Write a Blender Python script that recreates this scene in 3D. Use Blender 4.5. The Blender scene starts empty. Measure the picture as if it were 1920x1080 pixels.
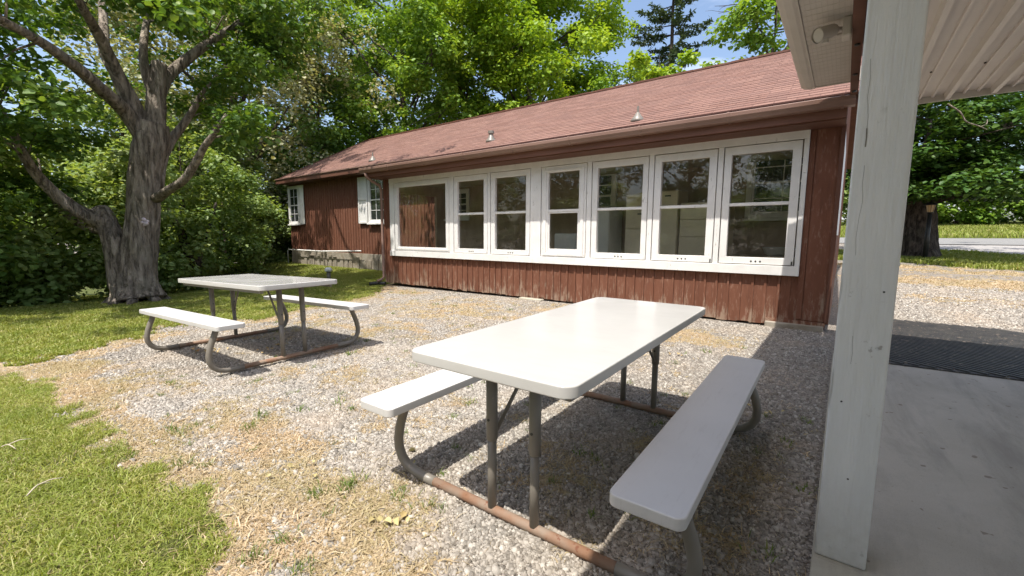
import bpy, bmesh, math, random
import numpy as np
from mathutils import Vector, Matrix
R = math.radians
rng = np.random.default_rng(7)
random.seed(7)
S = bpy.context.scene
COL = S.collection

# ------------------------------------------------------------------ camera, light, exposure
H = 1.2
cam = bpy.data.cameras.new('camera'); camo = bpy.data.objects.new('camera', cam); COL.objects.link(camo)
cam.sensor_width = 36; cam.lens = 36 * 814.98 / 1920
cam.clip_start = .05; cam.clip_end = 2000
YAW, PIT, ROL = R(-37.224), R(6.863), R(-.328)
fw = Vector((math.sin(YAW) * math.cos(PIT), math.cos(YAW) * math.cos(PIT), -math.sin(PIT)))
rt = Vector((math.cos(YAW), -math.sin(YAW), 0)); dn = fw.cross(rt)
r2 = rt * math.cos(ROL) + dn * math.sin(ROL); d2 = -rt * math.sin(ROL) + dn * math.cos(ROL)
camo.matrix_world = Matrix(((r2.x, -d2.x, -fw.x, 0), (r2.y, -d2.y, -fw.y, 0), (r2.z, -d2.z, -fw.z, H), (0, 0, 0, 1)))
S.camera = camo

SUN = Vector((.045, -.43, 1)).normalized()
sl = bpy.data.lights.new('sun', 'SUN'); sl.energy = 4.1; sl.angle = R(.53); sl.color = (1, .95, .87)
so = bpy.data.objects.new('sun', sl); COL.objects.link(so); so.rotation_euler = SUN.to_track_quat('Z', 'Y').to_euler()
so.location = (0, 0, 40)
W = bpy.data.worlds.new('World'); S.world = W; W.use_nodes = True
wn, wl = W.node_tree.nodes, W.node_tree.links
wn.clear()
sky = wn.new('ShaderNodeTexSky'); sky.sky_type = 'NISHITA'; sky.sun_disc = False
sky.sun_elevation = math.asin(SUN.z); sky.sun_rotation = R(168); sky.air_density = 1.0; sky.dust_density = 3.0; sky.ozone_density = 1.0
wtc = wn.new('ShaderNodeTexCoord'); wno = wn.new('ShaderNodeTexNoise'); wno.inputs['Scale'].default_value = 2.2; wno.inputs['Detail'].default_value = 7
wmp = wn.new('ShaderNodeMapping'); wmp.inputs['Scale'].default_value = (1, 1, 2.6); wmp.inputs['Location'].default_value = (1.7, .35, .6)
wr = wn.new('ShaderNodeValToRGB'); wr.color_ramp.elements[0].position = .53; wr.color_ramp.elements[1].position = .72
wmx = wn.new('ShaderNodeMix'); wmx.data_type = 'RGBA'; wmx.inputs[7].default_value = (9.0, 9.1, 9.2, 1)
wmul = wn.new('ShaderNodeMath'); wmul.operation = 'MULTIPLY'; wmul.inputs[1].default_value = .75
bg = wn.new('ShaderNodeBackground'); bg.inputs['Strength'].default_value = .15
wo = wn.new('ShaderNodeOutputWorld')
wl.new(wtc.outputs['Generated'], wmp.inputs[0]); wl.new(wmp.outputs[0], wno.inputs['Vector']); wl.new(wno.outputs['Fac'], wr.inputs[0])
wl.new(wr.outputs[0], wmul.inputs[0]); wl.new(wmul.outputs[0], wmx.inputs[0])
wl.new(sky.outputs[0], wmx.inputs[6]); wl.new(wmx.outputs[2], bg.inputs['Color']); wl.new(bg.outputs[0], wo.inputs[0])
S.view_settings.view_transform = 'Standard'; S.view_settings.look = 'None'; S.view_settings.exposure = .78; S.view_settings.gamma = 1
S.cycles.max_bounces = 8; S.cycles.transparent_max_bounces = 12; S.cycles.use_denoising = True

# ------------------------------------------------------------------ helpers
def hexc(r, g, b):
    return tuple((c / 255) ** 2.2 for c in (r, g, b)) + (1,)

class NT:
    def __init__(s, name):
        s.m = bpy.data.materials.new(name); s.m.use_nodes = True; s.n = s.m.node_tree.nodes; s.l = s.m.node_tree.links
        s.b = s.n['Principled BSDF']; s.out = s.n['Material Output']
    def new(s, t, **kw):
        n = s.n.new('ShaderNode' + t)
        for k, v in kw.items():
            setattr(n, k, v)
        return n
    def lk(s, a, b): s.l.new(a, b)
    def coord(s, kind='Object', scale=(1, 1, 1), rot=(0, 0, 0)):
        c = s.new('TexCoord'); m = s.new('Mapping'); m.inputs['Scale'].default_value = scale; m.inputs['Rotation'].default_value = rot
        s.lk(c.outputs[kind], m.inputs[0]); return m.outputs[0]
    def geo(s): return s.new('NewGeometry')
    def noise(s, vec, scale, detail=4, rough=.55, dist=0):
        n = s.new('TexNoise'); n.inputs['Scale'].default_value = scale; n.inputs['Detail'].default_value = detail
        n.inputs['Roughness'].default_value = rough; n.inputs['Distortion'].default_value = dist
        if vec is not None: s.lk(vec, n.inputs['Vector'])
        return n.outputs['Fac']
    def ramp(s, fac, stops, interp='LINEAR'):
        r = s.new('ValToRGB'); r.color_ramp.interpolation = interp
        e = r.color_ramp.elements
        while len(e) < len(stops): e.new(.5)
        for i, (p, c) in enumerate(stops):
            e[i].position = p; e[i].color = c if len(c) == 4 else tuple(c) + (1,)
        s.lk(fac, r.inputs[0]); return r.outputs[0]
    def mix(s, fac, a, b, blend='MIX'):
        m = s.new('Mix', data_type='RGBA', blend_type=blend)
        for i, v in ((0, fac), (6, a), (7, b)):
            if hasattr(v, 'is_linked') or isinstance(v, bpy.types.NodeSocket): s.lk(v, m.inputs[i])
            elif i == 0: m.inputs[0].default_value = v
            else: m.inputs[i].default_value = v if len(v) == 4 else tuple(v) + (1,)
        return m.outputs[2]
    def math(s, op, a, b=0, clamp=False):
        m = s.new('Math', operation=op, use_clamp=clamp)
        for i, v in ((0, a), (1, b)):
            if isinstance(v, bpy.types.NodeSocket): s.lk(v, m.inputs[i])
            else: m.inputs[i].default_value = v
        return m.outputs[0]
    def bump(s, h, strength=.5, dist=.01, prev=None):
        b = s.new('Bump'); b.inputs['Strength'].default_value = strength; b.inputs['Distance'].default_value = dist
        s.lk(h, b.inputs['Height'])
        if prev is not None: s.lk(prev, b.inputs['Normal'])
        return b.outputs[0]
    def fin(s, col=None, rough=.6, nrm=None, metal=0, spec=.5):
        for k, v in (('Base Color', col), ('Roughness', rough), ('Metallic', metal), ('Specular IOR Level', spec)):
            if v is None: continue
            if isinstance(v, bpy.types.NodeSocket): s.lk(v, s.b.inputs[k])
            else: s.b.inputs[k].default_value = (v if len(v) == 4 else tuple(v) + (1,)) if k == 'Base Color' else v
        if nrm is not None: s.lk(nrm, s.b.inputs['Normal'])
        return s.m

def var_mat(name, c1, c2, scale=6, rough=.6, bump=.2, bd=.003, stretch=(1, 1, 1), spec=.5, metal=0, fine=60, dirt=None, dirt_lo=.62):
    t = NT(name); v = t.coord(scale=stretch)
    n1 = t.noise(v, scale, 6); n2 = t.noise(v, fine, 3)
    c = t.mix(t.ramp(n1, [(.35, (0, 0, 0)), (.65, (1, 1, 1))]), c1, c2)
    if dirt is not None:
        n3 = t.noise(v, scale * 3.1, 8, .7)
        c = t.mix(t.ramp(n3, [(dirt_lo, (0, 0, 0)), (dirt_lo + .05, (1, 1, 1))]), c, dirt)
    nb = t.bump(t.math('ADD', n1, n2), bump, bd)
    return t.fin(c, rough, nb, metal, spec)

class G:
    """collects geometry and links it as one mesh object"""
    def __init__(s): s.v = []; s.f = []; s.n = 0; s.uv = None
    def add(s, V, F):
        s.v.extend([tuple(p) for p in V]); s.f.extend([tuple(i + s.n for i in f) for f in F]); s.n += len(V); return s
    def box(s, x0, x1, y0, y1, z0, z1):
        V = [(x, y, z) for z in (z0, z1) for y in (y0, y1) for x in (x0, x1)]
        return s.add(V, [(0, 2, 3, 1), (4, 5, 7, 6), (0, 1, 5, 4), (2, 6, 7, 3), (0, 4, 6, 2), (1, 3, 7, 5)])
    def obox(s, c, ax, ay, az):
        c, ax, ay, az = map(Vector, (c, ax, ay, az))
        V = [c + i * ax + j * ay + k * az for k in (-1, 1) for j in (-1, 1) for i in (-1, 1)]
        return s.add(V, [(0, 2, 3, 1), (4, 5, 7, 6), (0, 1, 5, 4), (2, 6, 7, 3), (0, 4, 6, 2), (1, 3, 7, 5)])
    def tube(s, pts, rad, sides=10, cap=True, wob=0, flat=None):
        pts = [Vector(p) for p in pts]
        if not hasattr(rad, '__len__'): rad = [rad] * len(pts)
        V = []; F = []; up = None
        for i, p in enumerate(pts):
            t = (pts[min(i + 1, len(pts) - 1)] - pts[max(i - 1, 0)]).normalized()
            if up is None:
                up = t.orthogonal().normalized()
            else:
                up = (up - t * up.dot(t)).normalized()
            bn = t.cross(up)
            for k in range(sides):
                a = 2 * math.pi * k / sides; rr = rad[i]
                if wob: rr *= 1 + wob * (math.sin(3 * a + i * .35) * .5 + math.sin(7 * a + 1.3 * i * .2) * .35 + random.uniform(-.3, .3))
                V.append(p + up * math.cos(a) * rr + bn * math.sin(a) * rr)
        for i in range(len(pts) - 1):
            for k in range(sides):
                a = i * sides + k; b = i * sides + (k + 1) % sides
                F.append((a, b, b + sides, a + sides))
        if cap:
            F.append(tuple(range(sides))[::-1]); F.append(tuple((len(pts) - 1) * sides + k for k in range(sides)))
        return s.add(V, F)
    def lathe(s, prof, cx=0, cy=0, sides=20):
        V = []; F = []
        for r, z in prof:
            for k in range(sides):
                a = 2 * math.pi * k / sides; V.append((cx + r * math.cos(a), cy + r * math.sin(a), z))
        for i in range(len(prof) - 1):
            for k in range(sides):
                a = i * sides + k; b = i * sides + (k + 1) % sides; F.append((a, b, b + sides, a + sides))
        F.append(tuple(range(sides))[::-1]); F.append(tuple((len(prof) - 1) * sides + k for k in range(sides)))
        return s.add(V, F)
    def build(s, name, mat, parent=None, bevel=0, smooth=False, seg=2, loc=None):
        me = bpy.data.meshes.new(name); me.from_pydata(s.v, [], s.f); me.update()
        o = bpy.data.objects.new(name, me); COL.objects.link(o); me.materials.append(mat)
        attach(o, parent)
        if loc: o.location = loc
        if smooth:
            me.polygons.foreach_set('use_smooth', [True] * len(me.polygons))
        if bevel:
            b = o.modifiers.new('bevel', 'BEVEL'); b.width = bevel; b.segments = seg; b.limit_method = 'ANGLE'; b.angle_limit = R(40)
        return o

def tag(o, label=None, cat=None, group=None, kind=None):
    if label: o['label'] = label
    if cat: o['category'] = cat
    if group: o['group'] = group
    if kind: o['kind'] = kind
    return o
def thing(name, label, cat, loc=(0, 0, 0), rot=(0, 0, 0), group=None):
    o = bpy.data.objects.new(name, None); COL.objects.link(o); o.location = loc; o.rotation_euler = rot
    o.empty_display_size = .2
    return tag(o, label, cat, group)
WORLD = set()
def wthing(name, label, cat, loc, group=None):
    """a thing whose parts are modelled in world coordinates"""
    o = thing(name, label, cat, loc, group=group); WORLD.add(o.name); return o
def attach(o, parent):
    if parent is not None:
        o.parent = parent
        if parent.name in WORLD: o.matrix_parent_inverse = Matrix.Translation(-Vector(parent.location))
def copy_tree(o, parent=None):
    c = o.copy(); COL.objects.link(c)
    if parent is not None:
        c.parent = parent; c.matrix_parent_inverse = o.matrix_parent_inverse.copy()
    for ch in list(o.children): copy_tree(ch, c)
    return c
def npmesh(name, V, F, mat, parent=None, attrs=None):
    """V (n,3) array, F (m,k) array of equal-sided faces"""
    V = np.ascontiguousarray(V, dtype=np.float32); F = np.ascontiguousarray(F, dtype=np.int32)
    me = bpy.data.meshes.new(name); k = F.shape[1]
    me.vertices.add(len(V)); me.vertices.foreach_set('co', V.ravel())
    me.loops.add(F.size); me.loops.foreach_set('vertex_index', F.ravel())
    me.polygons.add(len(F)); me.polygons.foreach_set('loop_start', np.arange(0, F.size, k, dtype=np.int32))
    me.update(calc_edges=True); me.validate()
    for n, a in (attrs or {}).items():
        at = me.attributes.new(n, 'FLOAT', 'POINT'); at.data.foreach_set('value', np.ascontiguousarray(a, dtype=np.float32))
    me.materials.append(mat)
    o = bpy.data.objects.new(name, me); COL.objects.link(o)
    attach(o, parent)
    return o
def at(u, v, D):
    """world point seen in direction (u,v) of the 1920x1080 photograph at depth D"""
    return Vector((0, 0, H)) + fw * D + r2 * ((u - 960) / 814.98 * D) + d2 * ((v - 540) / 814.98 * D)

# value noise on arrays
def vnoise(x, y, s, seed=0):
    x = x * s + seed * 17.3; y = y * s + seed * 9.1
    xi = np.floor(x).astype(np.int64); yi = np.floor(y).astype(np.int64); fx = x - xi; fy = y - yi
    fx = fx * fx * (3 - 2 * fx); fy = fy * fy * (3 - 2 * fy)
    def h(a, b):
        n = (a * 374761393 + b * 668265263 + seed * 1442695) & 0x7fffffff
        n = (n ^ (n >> 13)) * 1274126177 & 0x7fffffff
        return ((n ^ (n >> 16)) & 0xffff) / 65535.
    return (h(xi, yi) * (1 - fx) + h(xi + 1, yi) * fx) * (1 - fy) + (h(xi, yi + 1) * (1 - fx) + h(xi + 1, yi + 1) * fx) * fy
def fbm(x, y, s, seed=0):
    return (vnoise(x, y, s, seed) + .5 * vnoise(x, y, s * 2.1, seed + 1) + .25 * vnoise(x, y, s * 4.3, seed + 2)) / 1.75
def sstep(a, b, x):
    t = np.clip((x - a) / (b - a), 0, 1); return t * t * (3 - 2 * t)
def inpoly(x, y, P):
    r = np.zeros(x.shape, bool); n = len(P)
    for i in range(n):
        x0, y0 = P[i]; x1, y1 = P[(i + 1) % n]
        if y0 == y1: continue
        c = ((y0 > y) != (y1 > y)) & (x < (x1 - x0) * (y - y0) / (y1 - y0) + x0); r ^= c
    return r
def pdist(x, y, P):
    d = np.full(x.shape, 1e9); n = len(P)
    for i in range(n):
        x0, y0 = P[i]; x1, y1 = P[(i + 1) % n]; dx, dy = x1 - x0, y1 - y0
        t = np.clip(((x - x0) * dx + (y - y0) * dy) / (dx * dx + dy * dy + 1e-12), 0, 1)
        d = np.minimum(d, np.hypot(x - x0 - t * dx, y - y0 - t * dy))
    return np.where(inpoly(x, y, P), d, -d)

# ------------------------------------------------------------------ terrain
def terrain(x, y):
    x = np.asarray(x, float); y = np.asarray(y, float)
    z = .037 * np.clip(y - 8, 0, 32) + .072 * np.clip(y - 40, 0, 25) + .01 * np.clip(y - 65, 0, 400)
    z = z * sstep(-30, -6, x)
    left = np.clip(-4.6 - x, 0, 60)
    z = z - (.03 * np.minimum(left, 7) + .09 * np.clip(left - 7.5, 0, 30)) * (1 - sstep(4.5, 8.5, y) * (x > -19) )
    z = z + (fbm(x, y, .9, 3) - .5) * .03 * sstep(.5, 3, np.hypot(x, y))* (1 - sstep(6.0, 6.6, y) * (1 - sstep(9.5, 12, y)) * (x < 2.2))
    return z
def tz(x, y): return float(terrain(np.array([x]), np.array([y]))[0])

NEAR = [(-5.92, .23), (-5.48, .39), (-4.69, .51), (-4.06, .48), (-3.43, .56), (-2.86, .6), (-2.22, .62), (-1.89, .61), (-1.66, .5), (-1.5, -.5), (-1.2, -4), (-14, -6), (-9, -1.6)]
FAR = [(-6.17, .22), (-6.33, .47), (-6.31, .61), (-6.46, .91), (-6.72, 1.37), (-7.5, 1.74), (-7.2, 2.32), (-6.89, 2.85), (-7.47, 3.7), (-7.48, 4.52), (-8.04, 5.62), (-8.8, 6.45), (-9.15, 6.7), (-9.15, 9.2), (-40, 9.2), (-60, 30), (-60, -20), (-20, -8), (-9.6, -1.4)]
RGT = [(1.45, 19.0), (2.8, 17.6), (4.5, 17.0), (6.5, 18.6), (5.6, 22.5), (3.8, 25.5), (1.5, 25.5), (-6, 22), (-6, 19)]
BEY = [(-200, 40), (200, 40), (300, 400), (-300, 400)]
BACK = [(-60, 18), (-2, 18), (-2, 30.5), (-60, 30.5)]
def grassmask(x, y):
    w = (fbm(x, y, 3.0, 5) - .5) * .32 + (vnoise(x, y, 14, 9) - .5) * .22
    d = np.maximum(pdist(x, y, NEAR) + w, pdist(x, y, FAR) + w * 1.6)
    d = np.maximum(d, pdist(x, y, RGT) * .5 + w)
    m = sstep(-.05, .09, d)
    return np.maximum(m, (y > 40) * 1.)
def strawmask(x, y):
    w = (fbm(x, y, 1.6, 15) - .5)
    d = np.maximum(pdist(x, y, NEAR), pdist(x, y, FAR))
    edge = sstep(-.75, -.05, d + w * .9) * .8
    blob = np.zeros(x.shape)
    for cx, cy, rx, ry, a in ((-2.6, 1.05, .9, .28, .9), (-1.75, .95, .55, .35, .95), (-1.35, .8, .5, .22, .8), (-3.9, 1.0, .5, .2, .5), (-6.2, 3.2, 1.0, 1.2, .5), (-5.2, 5.2, 1.8, 1.2, .65), (-3.6, 6.0, 1.5, .6, .6),
                          (-1.55, 5.4, .8, .5, .9), (-2.2, 4.2, 1, .5, .4), (-7.8, 6.2, .9, .35, .9), (-.55, 2.4, .6, .9, .45), (-1.1, 2.0, .5, .6, .5), (-1.0, .6, .35, .3, .5), (-3.0, 1.9, 1.6, .5, .45), (-2.0, .75, 1.2, .35, .8), (-4.4, 3.4, 1.6, 1.0, .4), (2.6, 13.8, 2.6, 1.2, .95), (1.6, 11, 1.2, .7, .5), (1.0, 17.5, 2.0, .7, .9), (3.6, 16.3, 2.6, .7, .9), (.3, 9.5, .25, .6, .9), (6, 22, 4, 2, .4)):
        blob = np.maximum(blob, a * np.exp(-(((x - cx) / rx) ** 2 + ((y - cy) / ry) ** 2) * 1.1))
    s = np.maximum(edge, blob)
    n = fbm(x, y, 5, 21); n2 = vnoise(x, y, 19, 61)
    return np.clip(sstep(.28, .85, s * .95 + (n - .5) * 1.0 + (n2 - .5) * .45 + .12), 0, 1) * (s > .04)

def axis(dense, coarse):
    a = [np.arange(s, e, st) for s, e, st in dense]
    return np.unique(np.round(np.concatenate(a + [np.array(coarse, float)]), 4))
xs = axis([(-14, 4, .06), (-40, -14, .8), (4, 12, .4)], [-600, -400, -250, -160, -110, -80, -60, -50, 12, 16, 22, 30, 45, 70, 110, 180, 300, 600])
ys = axis([(-1.2, 9, .06), (9, 27, .2), (27, 70, 1.2)], [-300, -200, -120, -70, -45, -30, -20, -14, -10, -7, -5, -3.5, -2.5, -1.8, 80, 100, 140, 200, 300, 450, 700])
XX, YY = np.meshgrid(xs, ys); ZZ = terrain(XX, YY)
nx, ny = len(xs), len(ys)
V = np.c_[XX.ravel(), YY.ravel(), ZZ.ravel()]
idx = np.arange(nx * ny).reshape(ny, nx)
F = np.stack([idx[:-1, :-1].ravel(), idx[:-1, 1:].ravel(), idx[1:, 1:].ravel(), idx[1:, :-1].ravel()], 1)

def ground_mat():
    t = NT('ground'); pos = t.coord('Object')
    ag = t.new('Attribute', attribute_name='grass'); as_ = t.new('Attribute', attribute_name='straw')
    # gravel
    def vor(scale, feat='F1'):
        v = t.new('TexVoronoi', feature=feat); v.inputs['Scale'].default_value = scale
        dn_ = t.mix(.12, pos, t.new('TexNoise').outputs['Color'])
        t.lk(pos, v.inputs['Vector']); return v
    v1 = vor(48); v2 = vor(95); e1 = vor(48, 'DISTANCE_TO_EDGE')
    g1 = t.ramp(t.math('FRACT', t.math('MULTIPLY', v1.outputs['Color'], 1.0)), [(0, (.18, .165, .145)), (.3, (.29, .268, .238)), (.7, (.39, .36, .325)), (1, (.56, .525, .48))])
    g2 = t.ramp(t.math('FRACT', t.math('MULTIPLY', v2.outputs['Color'], 1.0)), [(0, (.15, .135, .118)), (.6, (.28, .26, .232)), (1, (.42, .395, .36))])
    gm = t.mix(t.ramp(t.noise(pos, 30, 3), [(.45, (0, 0, 0)), (.55, (1, 1, 1))]), g1, g2)
    gm = t.mix(t.ramp(e1.outputs['Distance'], [(.0, (1, 1, 1)), (.10, (0, 0, 0))]), gm, (.08, .07, .06))  # shadowed gaps between stones painted as dark cell edges
    gm = t.mix(t.math('MULTIPLY', t.noise(pos, 1.3, 4), .35), gm, (.36, .28, .20))
    # straw
    ns = t.noise(t.coord('Object', (1, 1, 1)), 90, 5, .7, 1.5)
    sc = t.ramp(ns, [(.3, (.22, .15, .08)), (.5, (.42, .32, .20)), (.7, (.56, .46, .32))])
    sf = t.math('ADD', as_.outputs['Fac'], t.math('MULTIPLY', t.math('SUBTRACT', t.noise(pos, 22, 5, .65), .5), 1.6))
    sf = t.ramp(t.math('MULTIPLY', sf, t.math('GREATER_THAN', as_.outputs['Fac'], .03)), [(.42, (0, 0, 0)), (.62, (.9, .9, .9))])
    c = t.mix(sf, gm, sc)
    # grass soil
    ngr = t.noise(pos, 2.2, 5); ngf = t.noise(pos, 70, 4, .7)
    gc = t.mix(t.ramp(ngr, [(.35, (0, 0, 0)), (.65, (1, 1, 1))]), (.08, .11, .022), (.15, .16, .045))
    gc = t.mix(t.ramp(ngf, [(.35, (0, 0, 0)), (.7, (1, 1, 1))]), gc, (.045, .05, .016))
    gf = t.math('ADD', ag.outputs['Fac'], t.math('MULTIPLY', t.math('SUBTRACT', t.noise(pos, 16, 5, .7), .5), .7))
    gf = t.ramp(t.math('MULTIPLY', gf, t.math('GREATER_THAN', ag.outputs['Fac'], .02)), [(.4, (0, 0, 0)), (.6, (1, 1, 1))])
    c = t.mix(gf, c, gc)
    hgt = t.math('ADD', t.math('MULTIPLY', v1.outputs['Distance'], -1), t.math('MULTIPLY', v2.outputs['Distance'], -.4))
    nb = t.bump(hgt, 1.0, .02); nb = t.bump(t.noise(pos, 60, 6, .7), .5, .01, nb)
    return t.fin(c, .95, nb, spec=.15)
ground = npmesh('ground', V, F, ground_mat(), attrs={'grass': grassmask(XX, YY).ravel(), 'straw': strawmask(XX, YY).ravel()})
tag(ground, kind='structure')
ground.data.polygons.foreach_set('use_smooth', [True] * len(ground.data.polygons))

# ------------------------------------------------------------------ materials
M = {}
def paint_red(name, c1=(.14, .054, .030), c2=(.19, .080, .048), wear=.2):
    t = NT(name); g = t.geo(); v = t.coord('Object', (1, 1, .22)); v2 = t.coord('Object', (1, 1, 1))
    c = t.mix(t.ramp(t.noise(v, 7, 6), [(.3, (0, 0, 0)), (.7, (1, 1, 1))]), c1, c2)
    c = t.mix(t.math('MULTIPLY', g.outputs['Random Per Island'], .45), c, (.12, .048, .028))
    sep = t.new('SeparateXYZ'); t.lk(v2, sep.inputs[0])
    low = t.ramp(sep.outputs['Z'], [(.0, (1, 1, 1)), (.55, (0, 0, 0))])
    f = t.math('ADD', t.noise(v, 14, 8, .72), t.math('MULTIPLY', low, wear))
    f = t.math('ADD', f, t.math('MULTIPLY', t.math('SUBTRACT', t.noise(v2, 1.7, 2), .5), .25))
    c = t.mix(t.ramp(f, [(.64, (0, 0, 0)), (.76, (.85, .85, .85))]), c, (.30, .22, .16))
    c = t.mix(t.ramp(t.noise(v, 40, 4), [(.56, (0, 0, 0)), (.72, (.5, .5, .5))]), c, (.32, .19, .14))
    c = t.mix(t.ramp(t.noise(t.coord('Object', (1, 1, .1)), 22, 6, .7), [(.54, (0, 0, 0)), (.70, (.6, .6, .6))]), c, (.085, .034, .022))
    nb = t.bump(t.noise(t.coord('Object', (1, 1, .06)), 60, 5, .7), .45, .004)
    return t.fin(c, .75, nb, spec=.3)
M['red'] = paint_red('red_board_paint')
M['red_dk'] = var_mat('dark_red_trim', (.095, .036, .02), (.13, .052, .03), 5, .7, .3, .003, (.2, 1, 1))
M['fascia'] = var_mat('fascia_paint', (.135, .055, .032), (.18, .078, .05), 4, .65, .2, .002, (.3, 1, 1), dirt=(.32, .17, .12), dirt_lo=.66)
M['gutter'] = var_mat('gutter_metal', (.21, .125, .098), (.27, .17, .135), 3, .38, .06, .002, (.25, 1, 1))
def white_paint(name='window_white_paint', base=(.76, .745, .72)):
    t = NT(name); v = t.coord('Object', (1, 1, 1))
    c = t.mix(t.ramp(t.noise(v, 5, 5), [(.3, (0, 0, 0)), (.7, (1, 1, 1))]), base, tuple(x * .88 for x in base))
    ck = t.noise(t.coord('Object', (1, 1, .25)), 24, 9, .75, .4)
    c = t.mix(t.ramp(ck, [(.615, (0, 0, 0)), (.66, (.85, .85, .85))]), c, (.33, .30, .27))
    ck2 = t.noise(t.coord('Object', (.35, 1, 1)), 34, 9, .75, .4)
    c = t.mix(t.ramp(ck2, [(.645, (0, 0, 0)), (.68, (.7, .7, .7))]), c, (.2, .18, .16))
    return t.fin(c, .55, t.bump(ck, .35, .003), spec=.4)
M['white'] = white_paint()
M['white2'] = var_mat('shutter_white', (.78, .77, .74), (.70, .69, .66), 5, .6)
M['post'] = None
def post_mat():
    t = NT('post_paint'); v = t.coord('Object', (1, 1, .14)); v2 = t.coord('Object', (1, 1, 1))
    c = t.mix(t.ramp(t.noise(v, 16, 6, .6), [(.3, (0, 0, 0)), (.7, (1, 1, 1))]), (.66, .665, .65), (.76, .76, .745))
    chip = t.noise(v2, 13, 9, .72); loc = t.noise(v2, 3.1, 2)
    cf = t.math('MULTIPLY', t.ramp(chip, [(.63, (0, 0, 0)), (.65, (.8, .8, .8))]), t.ramp(loc, [(.48, (0, 0, 0)), (.58, (1, 1, 1))]))
    c = t.mix(cf, c, (.34, .31, .28))
    # long hairline cracks running with the grain
    w = t.new('TexWave', wave_type='BANDS', bands_direction='X'); w.inputs['Scale'].default_value = 1.15; w.inputs['Distortion'].default_value = 9; w.inputs['Detail'].default_value = 4; w.inputs['Detail Scale'].default_value = .8
    t.lk(t.coord('Object', (1, 1, .35)), w.inputs['Vector'])
    cr = t.math('MULTIPLY', t.ramp(w.outputs['Fac'], [(.0, (1, 1, 1)), (.006, (0, 0, 0))]), t.ramp(t.noise(v2, 2.3, 3), [(.5, (0, 0, 0)), (.58, (1, 1, 1))]))
    c = t.mix(t.math('MULTIPLY', cr, .6), c, (.2, .18, .16))
    h = t.math('ADD', t.noise(t.coord('Object', (1, 1, .05)), 90, 5, .6), t.math('MULTIPLY', t.noise(v2, 9, 4), 1.2))
    c = t.mix(t.ramp(t.noise(t.coord('Object', (1, 1, .06)), 60, 6, .7), [(.55, (0, 0, 0)), (.75, (.30, .30, .30))]), c, (.45, .44, .41))
    sz = t.new('SeparateXYZ'); t.lk(v2, sz.inputs[0])
    c = t.mix(t.math('MULTIPLY', t.ramp(sz.outputs['Z'], [(0, (1, 1, 1)), (.35, (0, 0, 0))]), t.noise(v2, 20, 5, .7)), c, (.40, .37, .32))
    nb = t.bump(h, .8, .005); nb = t.bump(t.math('MULTIPLY', cf, -1), .9, .003, nb)
    return t.fin(c, .42, nb, spec=.5)
M['post'] = post_mat()
M['soffit'] = var_mat('soffit_vinyl', (.50, .46, .41), (.55, .51, .46), 3, .5, .05)
M['ceil'] = var_mat('ribbed_ceiling_metal', (.66, .60, .55), (.70, .645, .59), 2.5, .4, .04, .001, spec=.4)
M['conc'] = None
def concrete(name, a, b, s=1.2):
    t = NT(name); v = t.coord('Object')
    c = t.mix(t.ramp(t.noise(v, s, 7, .62, .6), [(.35, (0, 0, 0)), (.65, (1, 1, 1))]), a, b)
    c = t.mix(t.ramp(t.noise(t.coord('Object', (1, .22, 1), (0, 0, R(25))), 3.2, 6, .7, .4), [(.47, (0, 0, 0)), (.66, (.75, .75, .75))]), c, tuple(x * .6 for x in a))
    c = t.mix(t.ramp(t.noise(v, 220, 3, .8), [(.58, (0, 0, 0)), (.66, (.5, .5, .5))]), c, tuple(x * .45 for x in a))
    c = t.mix(t.ramp(t.noise(v, 16, 2, .5), [(.70, (0, 0, 0)), (.73, (.6, .6, .6))]), c, (.14, .10, .07))
    nb = t.bump(t.noise(v, 180, 6, .75), .4, .003); nb = t.bump(t.noise(v, 12, 5), .3, .006, nb)
    return t.fin(c, .82, nb, spec=.25)
M['conc'] = concrete('concrete_slab', (.50, .46, .395), (.41, .375, .315))
M['found'] = concrete('foundation_concrete', (.38, .34, .28), (.22, .18, .13), 3)
M['curb'] = concrete('curb_concrete', (.47, .44, .36), (.38, .35, .28), 4)
M['plastic'] = None
def plastic():
    t = NT('table_plastic'); v = t.coord('Object')
    c = t.mix(t.ramp(t.noise(v, 2.5, 4), [(.35, (0, 0, 0)), (.7, (1, 1, 1))]), (.515, .505, .485), (.475, .465, .445))
    sm = t.noise(t.coord('Object', (.5, 3, 1)), 11, 7, .7)
    c = t.mix(t.ramp(sm, [(.54, (0, 0, 0)), (.72, (.12, .12, .12))]), c, (.30, .28, .25))
    h = t.noise(v, 420, 2)
    rr = t.ramp(t.noise(v, 3, 3), [(.3, (.08, .08, .08)), (.7, (.2, .2, .2))])
    return t.fin(c, rr, t.bump(h, .05, .0006), spec=.5)
M['plastic'] = plastic()
def seat_plastic():
    t = NT('bench_plastic'); v = t.coord('Object')
    c = t.mix(t.ramp(t.noise(v, 2.5, 4), [(.35, (0, 0, 0)), (.7, (1, 1, 1))]), (.57, .56, .55), (.52, .51, .50))
    sm = t.noise(t.coord('Object', (3, .35, 1)), 14, 7, .75)
    c = t.mix(t.ramp(sm, [(.56, (0, 0, 0)), (.74, (.35, .35, .35))]), c, (.30, .28, .26))
    return t.fin(c, .36, t.bump(t.noise(v, 420, 2), .06, .0006), spec=.5)
M['seat'] = seat_plastic()
M['steel'] = var_mat('taupe_powder_coat', (.165, .148, .125), (.20, .182, .155), 7, .42, .05, .001, dirt=(.26, .22, .17), dirt_lo=.64)
M['rust'] = var_mat('rusty_rail', (.24, .185, .14), (.22, .115, .065), 9, .75, .4, .002, dirt=(.16, .06, .03), dirt_lo=.58)
M['bark'] = None
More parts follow.
